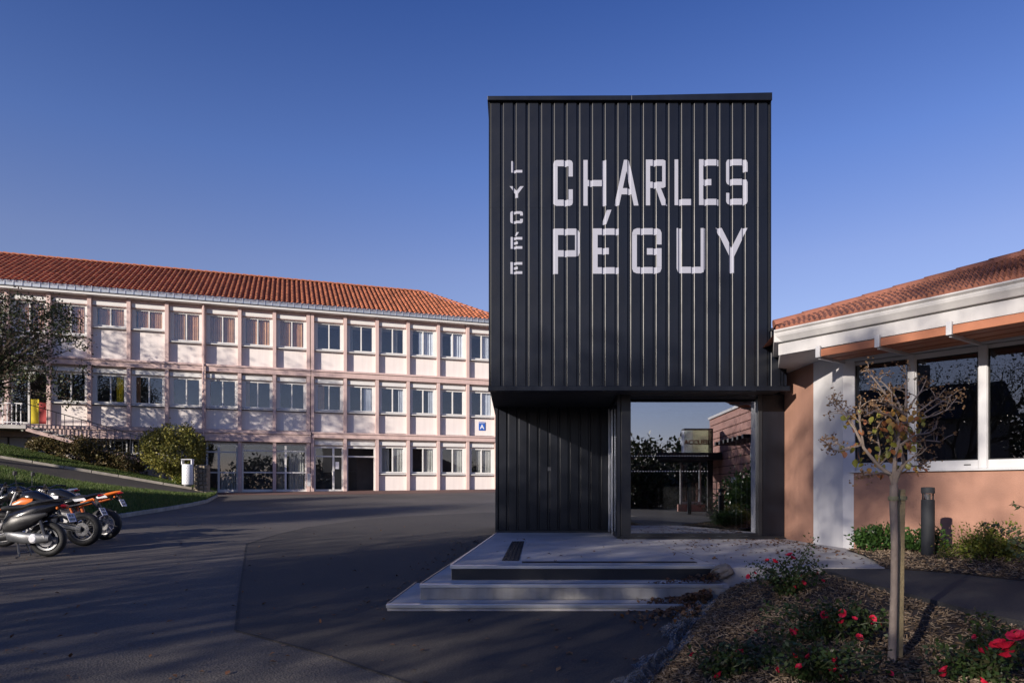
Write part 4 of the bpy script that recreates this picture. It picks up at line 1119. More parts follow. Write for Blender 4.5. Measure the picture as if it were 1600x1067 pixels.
obj('branch', b, m_bark, tr_l, True)
ct = P(270,757,34.0)
bt = thing('clipped_tree', 'small round clipped evergreen tree beside the white litter bin', 'tree', tuple(ct))
rg = np.random.default_rng(31); n = 13000
d = rand_unit(rg, 170); cc = d*np.array((1.36,1.36,1.18))*rg.uniform(.78,1.0,size=(170,1)); cc[:,2] += 1.72
k = rg.integers(0,170,n); pts = cc[k] + rg.normal(size=(n,3))*.15
o_ = pts-np.array((0,0,1.72)); o_ /= np.linalg.norm(o_,axis=1,keepdims=True)
obj('crown', np_mesh('crown', leaf_verts(rg, pts, .13, .075, o_*.6), None, 4), lm_olive, bt)
b = MB(); r2 = random.Random(2)
for i in range(6):
    a = i*1.05; b.tube([(.25+.03*math.cos(a),.03*math.sin(a),-.2),(.2+.12*math.cos(a),.12*math.sin(a),.5),(.7*math.cos(a),.7*math.sin(a),1.3),(1.0*math.cos(a),1.0*math.sin(a),1.8)],[.06,.05,.035,.015],6)
obj('trunk', b, m_bark, bt, True)
hl = ['low brownish hedge shrub just right of the stair landing','spreading low shrub in the middle of the hedge row','big dark rounded shrub ending the hedge beside the round tree','small dark hedge shrub nearest the stairs']
for i,(px,py,dd,rx,rz) in enumerate(((118,716,33.0,1.2,.72),(155,727,33.4,1.15,.78),(192,742,33.7,1.2,.85),(75,706,32.9,1.0,.5))):
    bush('hedge_shrub', hl[i], P(px,py,dd), (rx,.75,rz), 40+i, 3800, .13, .07, lm_hedge, group='hedge shrubs along the upper lawn', clumps=70)
bush('ground_shrub', 'small low green plant at the foot of the litter bin', P(281,757,33.6), (.35,.3,.3), 47, 500, .12, .07, lm_yell)
# litter bin
lb = thing('litter_bin', 'white perforated metal litter bin on the verge by the round tree', 'bin', tuple(P(293,758.5,32.8)))
b = MB().lathe([(.0,.06),(.24,.06),(.25,.08),(.25,1.0),(.24,1.02),(.0,1.02)], n=20); obj('body', b, m_binwhite, lb, .6)
b = MB(); 
for i in range(14):
    for j in range(10):
        a = 2*math.pi*(i+.5*(j%2))/14; b.obox((math.cos(a)*.2505,math.sin(a)*.2505,.16+j*.085),(-math.sin(a)*.010,math.cos(a)*.010,0),(math.cos(a)*.002,math.sin(a)*.002,0),(0,0,.014))
obj('perforation', b, m_dark, lb, kind='stuff')
obj('base', MB().lathe([(.0,-.02),(.22,-.02),(.22,.06),(.0,.06)],n=16), m_dmetal, lb)
obj('hood', MB().box(-.25,-.21,-.12,.12,1.02,1.24).box(.21,.25,-.12,.12,1.02,1.24).loft([(-.26,0,1.25,.16,.03),(.26,0,1.25,.16,.03)]), m_binwhite, lb, .6)
obj('opening', MB().lathe([(.0,1.021),(.2,1.021),(.2,1.03),(0,1.03)],n=16), m_dark, lb)
# rubble stone gate pier
pier = thing('stone_pier', 'short rubble stone pier standing before the glazed doors', 'pillar', tuple(P(317,769.5,33.6)))
rg = random.Random(6); obj('core', MB().box(-.26,.26,-.2,.2,-.1,1.36), m_stone, pier)
for zi in range(7):
    x = -.30
    while x < .28:
        wd_ = rg.uniform(.12,.26); x1_ = min(.31, x+wd_)
        obj('stone', MB().obox(((x+x1_)/2, -.20+rg.uniform(-.03,.02), .07+zi*.195), ((x1_-x)/2-.012,rg.uniform(-.01,.01),rg.uniform(-.02,.02)), (0,.08,0), (rg.uniform(-.015,.015),0,.083)), m_stone, pier, bevel=.02); x = x1_
    obj('stone', MB().obox((-.29, 0, .07+zi*.195), (.05,0,0), (0,.19,0), (0,0,.085)), m_kerb, pier, bevel=.02)
lw = thing('low_wall', 'low stone wall under the round tree behind the litter bin', 'wall', tuple(P(300,760,34.2)))
rg = random.Random(9)
for r_ in range(2):
    x = -1.0
    while x < .3:
        wd_ = rg.uniform(.2,.35); obj('stone', MB().box(x,x+wd_-.02,-.14,.14,-.05+r_*.19,.13+r_*.19), m_kerb, lw, bevel=.02); x += wd_

# ================================================================== MULCH BEDS, PATH AND FOREGROUND PLANTS
def edge_x(y):
    L_ = [(1.5,-.4),(3.3,.30),(4.74,.93),(5.5,1.29),(6.87,1.86),(7.3,2.08),(7.62,2.30)]
    for (a,xa),(c,xc) in zip(L_,L_[1:]):
        if y <= c: return xa+(xc-xa)*(y-a)/(c-a)
    return L_[-1][1]
def bed_z(x, y):
    e = x-edge_x(y); top = .36+(.62-.36)*smooth(2.5,7.4,y); g = SL*y
    k = smooth(-.05,.30,e)*.62+.38*smooth(.2,1.4,e)
    bumps = .025*math.sin(3.1*x+1.7*y)+.018*math.sin(6.7*x-4.2*y+1)
    z = g-.02+(top-g)*k + bumps*smooth(0,.5,e)
    if y > 7.2: z = z
    return z
def patx(y):                             # right rim of bed = left rim of footpath
    L_ = [(1.5,3.9),(3,3.6),(5,3.36),(6.2,3.36),(7.0,3.40),(7.62,3.46)]
    for (a,xa),(c,xc) in zip(L_,L_[1:]):
        if y <= c: return xa+(xc-xa)*(y-a)/(c-a)
    return L_[-1][1]
b = MB(); ny, nx_ = 46, 30
for j in range(ny+1):
    y = 1.6+(7.61-1.6)*j/ny; x0, x1 = edge_x(y), patx(y)
    for i in range(nx_+1):
        x = x0+(x1-x0)*i/nx_; z = bed_z(x,y)
        if x > x1-.45: z = z*(1-smooth(x1-.45,x1,x)) + .60*smooth(x1-.45,x1,x) if y > 4.2 else z
        b.v.append((x,y,z))
b.f = [(j*(nx_+1)+i, j*(nx_+1)+i+1, (j+1)*(nx_+1)+i+1, (j+1)*(nx_+1)+i) for j in range(ny) for i in range(nx_)]
bed_mb = b; struct('mulch_bed', b, m_soil, True)
b = MB(); path = [(3.46,7.62),(3.40,7.0),(3.36,6.2),(3.36,5),(3.6,3),(3.9,1.5),(8.5,1.5),(6.3,4.6),(4.98,6.55),(4.66,7.25),(4.20,7.62)]
b.slab(path, .2, .648); struct('entrance_path', b, asphalt('path_asphalt', (.055,.053,.052), .15, .4, .25))
wb_in = [(4.16,7.64),(4.64,7.22),(4.96,6.52),(6.28,4.58),(8.4,1.6)]
wb_out = [wp(.0,.0), wp(1.3,0), wp(2.9,0), wp(5.0,0), wp(8.4,0)]
A_ = [Vector((x,y,.652)) for x,y in wb_in]; B_ = [Vector((4.80,9.80,.662)),Vector((*wp(.9)[:2],.76)),Vector((*wp(2.4)[:2],.78)),Vector((*wp(4.6)[:2],.76)),Vector((*wp(8.4)[:2],.74))]
wbed = ribbon(A_, B_, 10, .002, .05); struct('wall_bed', wbed, m_soil, True)
# wood chips
def scatter(mbsrc, n, seed, pw=2.0):
    rg = np.random.default_rng(seed); v = np.array(mbsrc.v); f = np.array(mbsrc.f); q = v[f]
    ar = np.linalg.norm(np.cross(q[:,1]-q[:,0], q[:,3]-q[:,0]), axis=1); cen = q.mean(axis=1)
    wt = ar/np.maximum(2.5, np.linalg.norm(cen-np.array((0,0,1.5)),axis=1))**pw
    k = rg.choice(len(f), size=n, p=wt/wt.sum()); u = rg.random((n,1)); s = rg.random((n,1))
    return (q[k,0]*(1-u)+q[k,1]*u)*(1-s)+(q[k,3]*(1-u)+q[k,2]*u)*s, rg
def chips(src, n, seed, name, label, L=.05):
    pts, rg = scatter(src, n, seed)
    a = rand_unit(rg, n); a[:,2] *= .35; a /= np.linalg.norm(a,axis=1,keepdims=True)
    up_ = np.array([(0,0,1.0)]); bb_ = np.cross(a, up_); bb_ /= np.linalg.norm(bb_,axis=1,keepdims=True)
    cc_ = np.cross(a,bb_)+rand_unit(rg,n)*.3; l = L*rg.uniform(.3,1.3,size=(n,1)); w_ = L*rg.uniform(.06,.20,size=(n,1)); h = .0025
    pts = pts+np.array((0,0,.006))+np.array((0,0,1))*rg.uniform(0,.018,size=(n,1))
    A = a*l*.5; B = bb_*w_*.5; Cc = cc_*h
    c8 = [pts+sx*A+sy*B+sz*Cc for sz in (-1,1) for sx,sy in ((-1,-1),(1,-1),(1,1),(-1,1))]
    vv = np.stack(c8,axis=1).reshape(-1,3); idx = np.arange(n)[:,None]*8
    fs = np.concatenate([idx+np.array(f) for f in ((4,5,6,7),(0,1,5,4),(1,2,6,5),(2,3,7,6),(3,0,4,7))],axis=1).reshape(-1,4)
    me = bpy.data.meshes.new(name); nv = len(vv); nf = len(fs)
    me.vertices.add(nv); me.vertices.foreach_set('co', vv.astype(np.float32).ravel()); me.loops.add(nf*4); me.loops.foreach_set('vertex_index', fs.astype(np.int32).ravel())
    me.polygons.add(nf); me.polygons.foreach_set('loop_start', np.arange(0,nf*4,4,dtype=np.int32)); me.update(calc_edges=True)
    me.materials.append(leafmat('wood_chip', [(.10,.065,.04),(.20,.14,.09),(.30,.22,.15),(.38,.30,.22),(.16,.11,.075),(.09,.06,.045)], .85, 0.0))
    o = bpy.data.objects.new(name, me); C.objects.link(o); tag(o, label, 'mulch', kind='stuff'); W[o] = Matrix.Identity(4)
chips(bed_mb, 46000, 3, 'wood_chips', 'pale wood chip mulch covering the rose bed', .048)
chips(wbed, 16000, 4, 'wall_bed_chips', 'brown wood chip mulch along the terracotta wall', .06)
# crinkled membrane at the rim of the bed
b = MB(); rg = random.Random(12); n = 150; nj = 10
for i in range(n+1):
    y = 2.2+(7.5-2.2)*i/n; x = edge_x(y); wl = .16+.08*math.sin(y*3.1)+.06*math.sin(y*7.3+1)+rg.uniform(-.03,.03); wr = .12+.07*math.sin(y*4.7+2)+rg.uniform(-.02,.04)
    for j in range(nj):
        q = j/(nj-1); xx = x-wl+(wl+wr)*q
        e = max(0.0, xx-x); z = max(SL*y+.008, bed_z(xx,y)+.012) if xx > x else SL*y+.010+max(0,(xx-x+wl)/wl)**2*.09
        b.v.append((xx+rg.uniform(-.008,.008), y+rg.uniform(-.015,.015), z+rg.uniform(0,.034)+.018*math.sin(y*23+j*1.9)))
b.f = [(i*nj+j,i*nj+j+1,(i+1)*nj+j+1,(i+1)*nj+j) for i in range(n) for j in range(nj-1) if rg.random() > .04]
m_mem = glassmat('membrane', (.9,.9,.9), 0, 0)
t_ = m_mem.node_tree; t_.nodes.clear(); tr_ = t_.nodes.new('ShaderNodeBsdfTransparent'); pr_b = t_.nodes.new('ShaderNodeBsdfPrincipled'); pr_b.inputs['Base Color'].default_value = (.13,.135,.145,1); pr_b.inputs['Roughness'].default_value = .35
nz_ = t_.nodes.new('ShaderNodeTexNoise'); nz_.inputs['Scale'].default_value = 22; tc_ = t_.nodes.new('ShaderNodeTexCoord'); t_.links.new(tc_.outputs['Object'], nz_.inputs['Vector'])
mr_ = t_.nodes.new('ShaderNodeMapRange'); mr_.inputs['From Min'].default_value = .35; mr_.inputs['From Max'].default_value = .65; mr_.inputs['To Min'].default_value = .1; mr_.inputs['To Max'].default_value = .8; t_.links.new(nz_.outputs['Fac'], mr_.inputs['Value'])
mx_ = t_.nodes.new('ShaderNodeMixShader'); t_.links.new(mr_.outputs['Result'], mx_.inputs['Fac']); t_.links.new(tr_.outputs['BSDF'], mx_.inputs[1]); t_.links.new(pr_b.outputs['BSDF'], mx_.inputs[2])
ou_ = t_.nodes.new('ShaderNodeOutputMaterial'); t_.links.new(mx_.outputs['Shader'], ou_.inputs['Surface'])
mem = obj('weed_membrane', b, m_mem, None)
tag(mem, 'crinkled grey weed membrane showing along the rim of the rose bed', 'membrane')
rk = obj('corner_stone', MB().sphere((0,0,0), .10, 9, 6, .75), m_stone, None); rk.location = (2.36,7.62,.62); rk.scale = (1.3,.9,1)
for v in rk.data.vertices: v.co += Vector((random.Random(v.index).uniform(-.02,.02),)*3)
tag(rk, 'rough brown stone at the corner of the rose bed by the top step', 'stone')
# dry leaves: on the landing, steps heap, asphalt
def litter(name, label, pts, L, seed, flat=.25):
    rg = np.random.default_rng(seed); n = len(pts); a = rand_unit(rg,n); a[:,2] *= flat; a /= np.linalg.norm(a,axis=1,keepdims=True)
    b_ = np.cross(a, np.array([(0,0,1.0)])); b_ /= np.linalg.norm(b_,axis=1,keepdims=True); s = L*rg.uniform(.5,1.3,size=(n,1))
    cc_ = np.array([(0,0,1.0)])*s*rg.uniform(.05,.35,size=(n,1))
    q = np.stack([pts-a*s*.5, pts+b_*s*.33+cc_, pts+a*s*.5+cc_*.4, pts-b_*s*.33+cc_*.8],axis=1).reshape(-1,3)
    me = np_mesh(name, q, None, 4); me.materials.append(lm_dry); o = bpy.data.objects.new(name, me); C.objects.link(o); tag(o, label, 'leaves', kind='stuff'); W[o] = Matrix.Identity(4)
rg = np.random.default_rng(15); pts = []
while len(pts) < 330:
    y = rg.uniform(7.9,12); x = rg.uniform(-.4,4.7)
    dens = .06+.9*smooth(2.0,4.5,x)*(.4+.6*smooth(8,10.5,y)) + .3*(abs(x-4.6) < .35)
    if x < 4.16+ (y-7.6)*.25 and rg.random() < dens: pts.append((x,y,ZLAND+.006))
for i in range(90): 
    y = rg.uniform(9.8,12.0); pts.append((4.66-abs(rg.normal())*.12, y, ZLAND+.008))
litter('landing_leaves', 'brown dead leaves scattered over the pale landing', np.array(pts), .055, 16)
pts = []
while len(pts) < 900:
    y = 7.15+rg.normal()*.32; x = edge_x(min(7.6,y))-abs(rg.normal())*.30+.05
    z = .5 if y > 7.41 else (.34 if y > 7.06 else SL*y)
    if y > 7.76 or y < 6.2: continue
    hgt = .10*math.exp(-((x-edge_x(y))/.3)**2); pts.append((x,y,z+.01+rg.random()*hgt))
litter('leaf_heap', 'heap of brown leaves drifted against the bed at the step ends', np.array(pts), .06, 17, .6)
pts = []
for i in range(420):
    y = 3.6+14*rg.random()**1.6; x = rg.uniform(-1.0,.35)*y*.75; 
    if x > edge_x(min(y,7.6))-.1 or (y > 6.9 and -1.35 < x): continue
    pts.append((x,y,SL*y+.012))
for i in range(120):
    y = rg.uniform(7,13.5); pts.append((-1.35-abs(rg.normal())*.25+ (y-7)*.12, y, SL*y+.012))
litter('asphalt_leaves', 'scattered small dead leaves on the dark asphalt', np.array(pts), .05, 18)

# ---- young tree with its stake
TB = at_z(1393,1028,.45)
yt = thing('young_tree', 'young ornamental tree with brown seed heads and few yellow leaves', 'tree', tuple(TB))
KP = F/TB.y
def tp(px, py, dy=0.0):                   # a branch point given by its photo column and row, dy nearer or farther than the trunk
    q = P(px,py,TB.y+dy); return q-TB
b = MB(); trunk = [tp(1393,1045), tp(1394,1020), tp(1397,930,.01), tp(1398,850), tp(1396,790), tp(1397,757)]
b.tube(trunk, [.029,.025,.022,.0215,.023,.025], 10)
main = [([tp(1397,757),tp(1392,742,.02),tp(1373,728,.06),tp(1350,700,.10),tp(1337,672,.13)], .0155),
        ([tp(1397,760),tp(1398,735,-.01),tp(1399,715,-.02),tp(1404,690,-.02),tp(1408,665,.0),tp(1414,650,.02)], .0165),
        ([tp(1398,755),tp(1404,738,-.03),tp(1413,724,-.06),tp(1408,705,-.08),tp(1407,695,-.09)], .017)]
for pts_, r_ in main: b.tube(pts_, [r_*(1-.12*i) for i in range(len(pts_))], 8)
rgl = random.Random(77); tips = []; ltips = []
twigs = [((1337,672,.13),[(1322,650),(1310,640),(1300,628)]),((1337,672,.13),[(1330,655),(1318,640),(1306,627)]),((1345,695,.1),[(1325,702),(1310,704),(1297,702)]),((1345,695,.1),[(1320,700),(1305,690),(1300,684)]),
 ((1350,700,.1),[(1345,670),(1342,645),(1345,628)]),((1414,650,.02),[(1398,618),(1382,600),(1367,588)]),((1414,650,.02),[(1390,625),(1372,600),(1356,580)]),((1414,650,.02),[(1416,620),(1416,598),(1415,578)]),
 ((1414,650,.02),[(1428,625),(1440,610),(1448,592)]),((1414,655,.0),[(1432,645),(1450,632),(1470,618)]),((1410,662,0),[(1436,655),(1462,648),(1480,640),(1496,620)]),((1410,662,0),[(1440,648),(1470,628),(1495,612)]),
 ((1407,695,-.09),[(1425,690),(1450,688),(1470,690)]),((1407,695,-.09),[(1430,680),(1452,676),(1464,668)]),((1413,724,-.06),[(1425,716),(1440,708),(1448,700)]),((1413,724,-.06),[(1425,728),(1438,728),(1446,722)]),
 ((1404,690,-.02),[(1390,660),(1375,640),(1362,630)]),((1373,728,.06),[(1375,705),(1372,685),(1368,670)]),((1404,690,-.02),[(1404,660),(1398,640),(1388,625)]),((1392,742,.02),[(1378,738),(1366,740),(1350,742)]),
 ((1373,728,.06),[(1385,715),(1392,700),(1396,690)]),((1408,665,0),[(1388,648),(1366,642),(1350,650)]),((1414,650,.02),[(1405,640),(1390,632),(1375,628)])]
for (sx,sy,sdy),pl in twigs:
    dy = rgl.uniform(-.28,.28); pts_ = [tp(sx,sy,sdy)]
    for i,(px,py) in enumerate(pl): pts_.append(tp(px,py,sdy+(dy)*(i+1)/len(pl)))
    n_ = len(pts_); b.tube(pts_, [.0075-.0045*i/(n_-1) for i in range(n_)], 5)
    for i in range(2,n_):
        for _ in range(3):
            e = pts_[i].lerp(pts_[i-1], rgl.random()*.7); d = Vector((rgl.uniform(-1,1),rgl.uniform(-1,1),rgl.uniform(-.2,1))).normalized()*rgl.uniform(.04,.10)
            b.tube([e, e+d*.5+Vector((0,0,.006)), e+d], [.0032,.0025,.0018], 4, cap=False); tips.append((e+d,d))
    tips.append((pts_[-1],Vector((0,0,1)))); tips.append((pts_[-1],Vector((0,0,1))))
    ltips += [pts_[1], pts_[1].lerp(pts_[0],.5)]
obj('trunk', b, m_barklight, yt, True)
rg = np.random.default_rng(5); t_ = np.array([tuple(p) for p,_ in tips]); k = np.repeat(np.arange(len(t_)),4); pts = t_[k]+rg.normal(size=(len(k),3))*.018
# seed capsules: small open pods
pods = np.concatenate([leaf_verts(rg, pts, .017, .014, None, .5), leaf_verts(rg, pts, .017, .014, None, .5)])
obj('seed_head', np_mesh('seed_head', pods, None, 4), lm_seed, yt, kind='stuff')
lf = MB(); rgl = random.Random(3)
leafspots = [p for p in ltips if tp(1320,0).x < p.x < tp(1450,0).x] + [tp(rgl.uniform(1342,1440), rgl.uniform(640,735), rgl.uniform(-.15,.15)) for _ in range(46)]
lv = mk(MB().add([(0,0,0),(.018,.012,.004),(.024,.03,.006),(.014,.052,.0),(0,.064,-.008),(-.014,.052,.0),(-.024,.03,.006),(-.018,.012,.004),(0,.03,-.003)],[(0,1,2,8),(8,2,3,4),(8,4,5,6),(0,8,6,7)]), 'leaf', M('turning_leaf_a', (.40,.34,.06), .45, .4, 40, col2=(.18,.22,.04), trans=.3), True)
lv2 = lv.copy(); lv2.materials[0] = M('turning_leaf_b', (.55,.22,.06), .45, .4, 40, col2=(.38,.30,.06), trans=.3)
lv3 = lv.copy(); lv3.materials[0] = M('turning_leaf_c', (.50,.09,.07), .45, .4, 40, col2=(.42,.28,.08), trans=.3)
for p in leafspots:
    for _ in range(rgl.randint(1,3)):
        s = rgl.uniform(.4,.9); inst('leaf', rgl.choice((lv,lv,lv2,lv3)), yt, tuple(p+Vector([rgl.uniform(-.03,.03) for _ in range(3)])), (rgl.uniform(-2.2,-.4),rgl.uniform(-.8,.8),rgl.uniform(0,6.28)), (s,s,s))
sk = thing('tree_stake', 'square weathered wooden stake tied to the young tree', 'stake', tuple(at_z(1404,1024,.45)))
sx_ = at_z(1404,1024,.45); top = P(1408,764,sx_.y)-sx_
obj('post', MB().bar((0,0,-.1), tuple(top), .038,.042,(0,1,0)), m_stake, sk, bevel=.004)
zt = (P(1408,778,sx_.y)-sx_)
cz = zt + Vector((-.006,0,0)); tie = MB(); ring = []
tcx = TB.x-sx_.x+tp(1396,778).x
for (c_,r_) in ((Vector((tcx,TB.y-sx_.y,zt.z)),.026),(Vector((zt.x,0,zt.z)),.031)):
    tie.lathe([(r_,-.013),(r_+.005,-.013),(r_+.005,.013),(r_,.013)], c_, 14, 'z', True)
obj('tie', tie, M('tie_strap', (.22,.21,.12), .7, .2, 9), sk, True)
# bollard light
bl = thing('bollard_light', 'dark grey cylindrical bollard light before the terracotta wall', 'bollard', tuple(at_z(1450,873,.70)))
obj('post', MB().lathe([(.0,-.1),(.072,-.1),(.072,.70),(.066,.712),(.0,.712)],n=24), M('bollard_grey', (.022,.024,.028), .7, .15, 4, spec=.25), bl, .6)
obj('lamp_core', MB().lathe([(.0,.712),(.028,.712),(.045,.78),(.0,.78)],n=16), m_metal, bl, .6)
obj('fin', MB().bar((.062,0,.71),(.062,0,.79),.008,.02).bar((-.062,0,.71),(-.062,0,.79),.008,.02).bar((0,.062,.71),(0,.062,.79),.02,.008), MATS['bollard_grey'], bl)
obj('cap', MB().lathe([(.0,.785),(.073,.785),(.073,.845),(.066,.858),(.0,.862)],n=24), MATS['bollard_grey'], bl, .6)
b2 = thing('bollard_light', 'slim dark bollard before the reception, mirrored in the glass front', 'bollard', (6.5,2*DG-25,.645))
obj('post', MB().lathe([(.0,-.1),(.075,-.1),(.075,.70),(.0,.70)],n=16), MATS['bollard_grey'], b2, .6); obj('cap', MB().lathe([(.0,.705),(.08,.705),(.08,.86),(.0,.86)],n=16), MATS['bollard_grey'], b2, .6)
# shrubs along the terracotta wall
bush('evergreen_shrub', 'dark green shrub at the terracotta wall behind the young tree', Vector((4.85,9.0,.70)), (.36,.28,.27), 61, 2300, .055, .03, lm_green, clumps=50)
bush('evergreen_shrub', 'small dark green shrub just left of the bollard light', Vector((5.12,8.50,.70)), (.26,.22,.27), 62, 1000, .055, .03, lm_green, clumps=30)
bush('yellow_shrub', 'low yellow green shrub right of the bollard at the wall', Vector((5.42,7.75,.70)), (.48,.32,.28), 63, 4200, .04, .018, lm_yell, clumps=80, rough=.5)
bs = thing('leafy_shrub', 'tall shrub with round grey green leaves at the right frame edge', 'shrub', (5.30,6.75,.70))
rgl = random.Random(19); b = MB(); lp = []
for i in range(16):
    a = rgl.uniform(0,6.28); d = Vector((math.cos(a)*.5,math.sin(a)*.35,1.0)).normalized(); L_ = rgl.uniform(.35,.95); p0_ = Vector((0,0,-.05)); pts_ = [p0_]
    for k in range(6): d = (d+Vector((math.cos(a)*.10,math.sin(a)*.08,-.06))).normalized(); pts_.append(pts_[-1]+d*L_/6)
    b.tube(pts_, [.008,.007,.006,.005,.004,.003,.002], 5)
    for k in range(1,7):
        for q in range(6): lp.append(tuple(pts_[k].lerp(pts_[k-1], rgl.random())))
pts_ = [Vector((0,0,.35)),Vector((-.12,-.02,.58)),Vector((-.27,-.02,.66)),Vector((-.38,-.02,.70))]; b.tube(pts_,[.006,.005,.004,.002],5)
for k in range(1,4):
    for q in range(7): lp.append(tuple(pts_[k].lerp(pts_[k-1], rgl.random())))
obj('stem', b, m_bark, bs, True)
rg = np.random.default_rng(8); obj('foliage', np_mesh('foliage', leaf_verts(rg, np.array(lp), .055, .034), None, 4), leafmat('grey_green_leaves', [(.04,.06,.03),(.07,.095,.045),(.10,.12,.06)], .45, .2), bs)

# ---- roses
m_petal = M('rose_petal', (.70,.012,.05), .5, .35, 30, trans=.3, col2=(.82,.035,.10))
b = MB(); rgl = random.Random(4)
for ring, (cnt, r_, tilt) in enumerate(((3,.009,1.4),(4,.015,1.2),(5,.022,.95),(6,.028,.65))):
    for i in range(cnt):
        a = 6.283*i/cnt+ring*.5; u = Vector((math.cos(a),math.sin(a),0)); s_ = Vector((-u.y,u.x,0)); o = u*r_*.25
        e = o + (u*math.cos(tilt)+Vector((0,0,math.sin(tilt))))*r_; m1 = o+(u*math.cos(tilt+.3)+Vector((0,0,math.sin(tilt+.3))))*r_*.6
        b.add([o-s_*r_*.15,o+s_*r_*.15,m1+s_*r_*.6,e+s_*r_*.35,e-s_*r_*.35,m1-s_*r_*.6],[(0,1,2,5),(5,2,3,4)])
rose_me = mk(b, 'rose', m_petal, True)
def rose_bush(label, c, blooms, seed, n=900, r=(.35,.3,.3), tall=(), nstem=16):
    """blooms: photo columns and rows with the distance of each flower"""
    t = thing('rose_bush', label, 'rose bush', tuple(c), 0, 'red roses in the mulch bed'); rgl = random.Random(seed); b = MB(); lp = []
    ends = [P(px,py,d)-Vector(c) for px,py,d,s in blooms] + [Vector((rgl.uniform(-1,1)*r[0],rgl.uniform(-1,1)*r[1],rgl.uniform(.4,1)*r[2])) for _ in range(nstem)] + [P(*q)-Vector(c) for q in tall]
    for e in ends:
        m_ = Vector((e.x*.35,e.y*.35,e.z*.6)) + Vector((rgl.uniform(-.05,.05),rgl.uniform(-.05,.05),0))
        pl = [Vector((e.x*.12,e.y*.12,-.05)), m_, m_.lerp(e,.55)+Vector((rgl.uniform(-.02,.02),rgl.uniform(-.02,.02),.02)), e]
        b.tube(pl, [.006,.005,.004,.0025], 5, cap=False)
        for k in range(1,4):
            for q in range(max(3, n//(len(ends)*3))):
                x = pl[k].lerp(pl[k-1], rgl.random()*(.9 if k > 1 else .6)); lp.append(tuple(x+Vector((rgl.gauss(0,.035),rgl.gauss(0,.035),rgl.gauss(0,.028)))))
    obj('stem', b, M('rose_stem', (.06,.075,.03), .6, .3, 9), t, True)
    rg = np.random.default_rng(seed); obj('foliage', np_mesh('foliage', leaf_verts(rg, np.array(lp), .036, .022), None, 4), lm_rose, t)
    for (px,py,d,s) in blooms: inst('rose', rose_me, t, tuple(P(px,py,d)-Vector(c)), (rgl.uniform(.1,1.3),rgl.uniform(-.7,.7),rgl.uniform(0,6)), (s*1.08,s*1.08,s*1.08))
def bedp(px, py, zz=None):
    d = 5.0
    for _ in range(30):
        q = P(px,py,d); d = (EYE-bed_z(q.x,d))*F/(py-HOR)
    q = P(px,py,d); return Vector((q.x,q.y,bed_z(q.x,d)))
c = bedp(1232,928)
rose_bush('back rose bush with a tall bare shoot near the landing', c, [(1210,878,c.y-.05,1.0),(1234,868,c.y,1.1),(1238,872,c.y+.05,.9),(1199,876,c.y+.1,.7),(1170,901,c.y+.1,.8),(1180,896,c.y,.5),(1253,902,c.y-.1,.9),(1255,911,c.y-.1,.8),(1279,897,c.y-.1,.9),(1240,916,c.y-.15,.8),(1286,908,c.y,.6)], 101, 1500, (.42,.3,.35), [(1275,840,c.y+.1),(1262,862,c.y)])
c = bedp(1278,1000)
rose_bush('dark middle rose bush with shaded blooms left of the tree stake', c, [(1272,965,c.y,.9),(1288,962,c.y-.05,1.0),(1305,963,c.y+.05,.6),(1237,990,c.y-.1,1.1),(1244,984,c.y-.1,.7),(1182,986,c.y+.1,.5)], 102, 1500, (.5,.3,.30))
c = bedp(1345,1000)
rose_bush('sunlit rose sprays leaning towards the young tree trunk', c, [(1318,958,c.y-.3,.9),(1316,973,c.y-.3,.8),(1335,967,c.y-.3,.6),(1362,967,c.y-.2,.9),(1366,976,c.y-.2,.9),(1374,977,c.y-.2,.8),(1342,996,c.y-.35,.8)], 103, 500, (.2,.18,.25), (), 6)
c = bedp(1272,1062)
rose_bush('front rose bush with many small red blooms at the bottom edge', c, [(1241,1026,c.y-.05,.8),(1263,1027,c.y-.05,.8),(1250,1042,c.y-.1,.7),(1280,1030,c.y,.6),(1301,1038,c.y-.1,.9),(1305,1030,c.y-.1,.7),(1302,1048,c.y-.1,.7),(1213,1046,c.y,.6),(1312,1060,c.y,.8),(1243,1040,c.y,.5)], 104, 1500, (.42,.25,.25))
c = bedp(1130,1056)
rose_bush('leftmost low rose bush at the membrane edge of the bed', c, [(1083,1024,c.y+.1,.7),(1156,1020,c.y,.8),(1124,1057,c.y-.1,1.1),(1160,1018,c.y,.6)], 105, 900, (.36,.25,.18))
c = bedp(1545,1062)
rose_bush('right rose bush with one large open red bloom', c, [(1572,1012,c.y-.75,1.5),(1576,1026,c.y-.75,1.3),(1590,998,c.y-.7,1.4),(1562,1010,c.y-.7,1.2),(1582,1015,c.y-.72,1.2),(1530,1016,c.y-.1,.8),(1538,1013,c.y-.1,.6),(1477,1048,c.y-.2,.9),(1476,1056,c.y-.2,.8),(1498,1047,c.y-.1,.5),(1534,1065,c.y-.2,.9),(1536,964,c.y+.7,.5),(1524,995,c.y,.5),(1392,1052,c.y,.5)], 106, 1900, (.55,.35,.28), [(1540,960,c.y+.7),(1526,966,c.y+.7)])

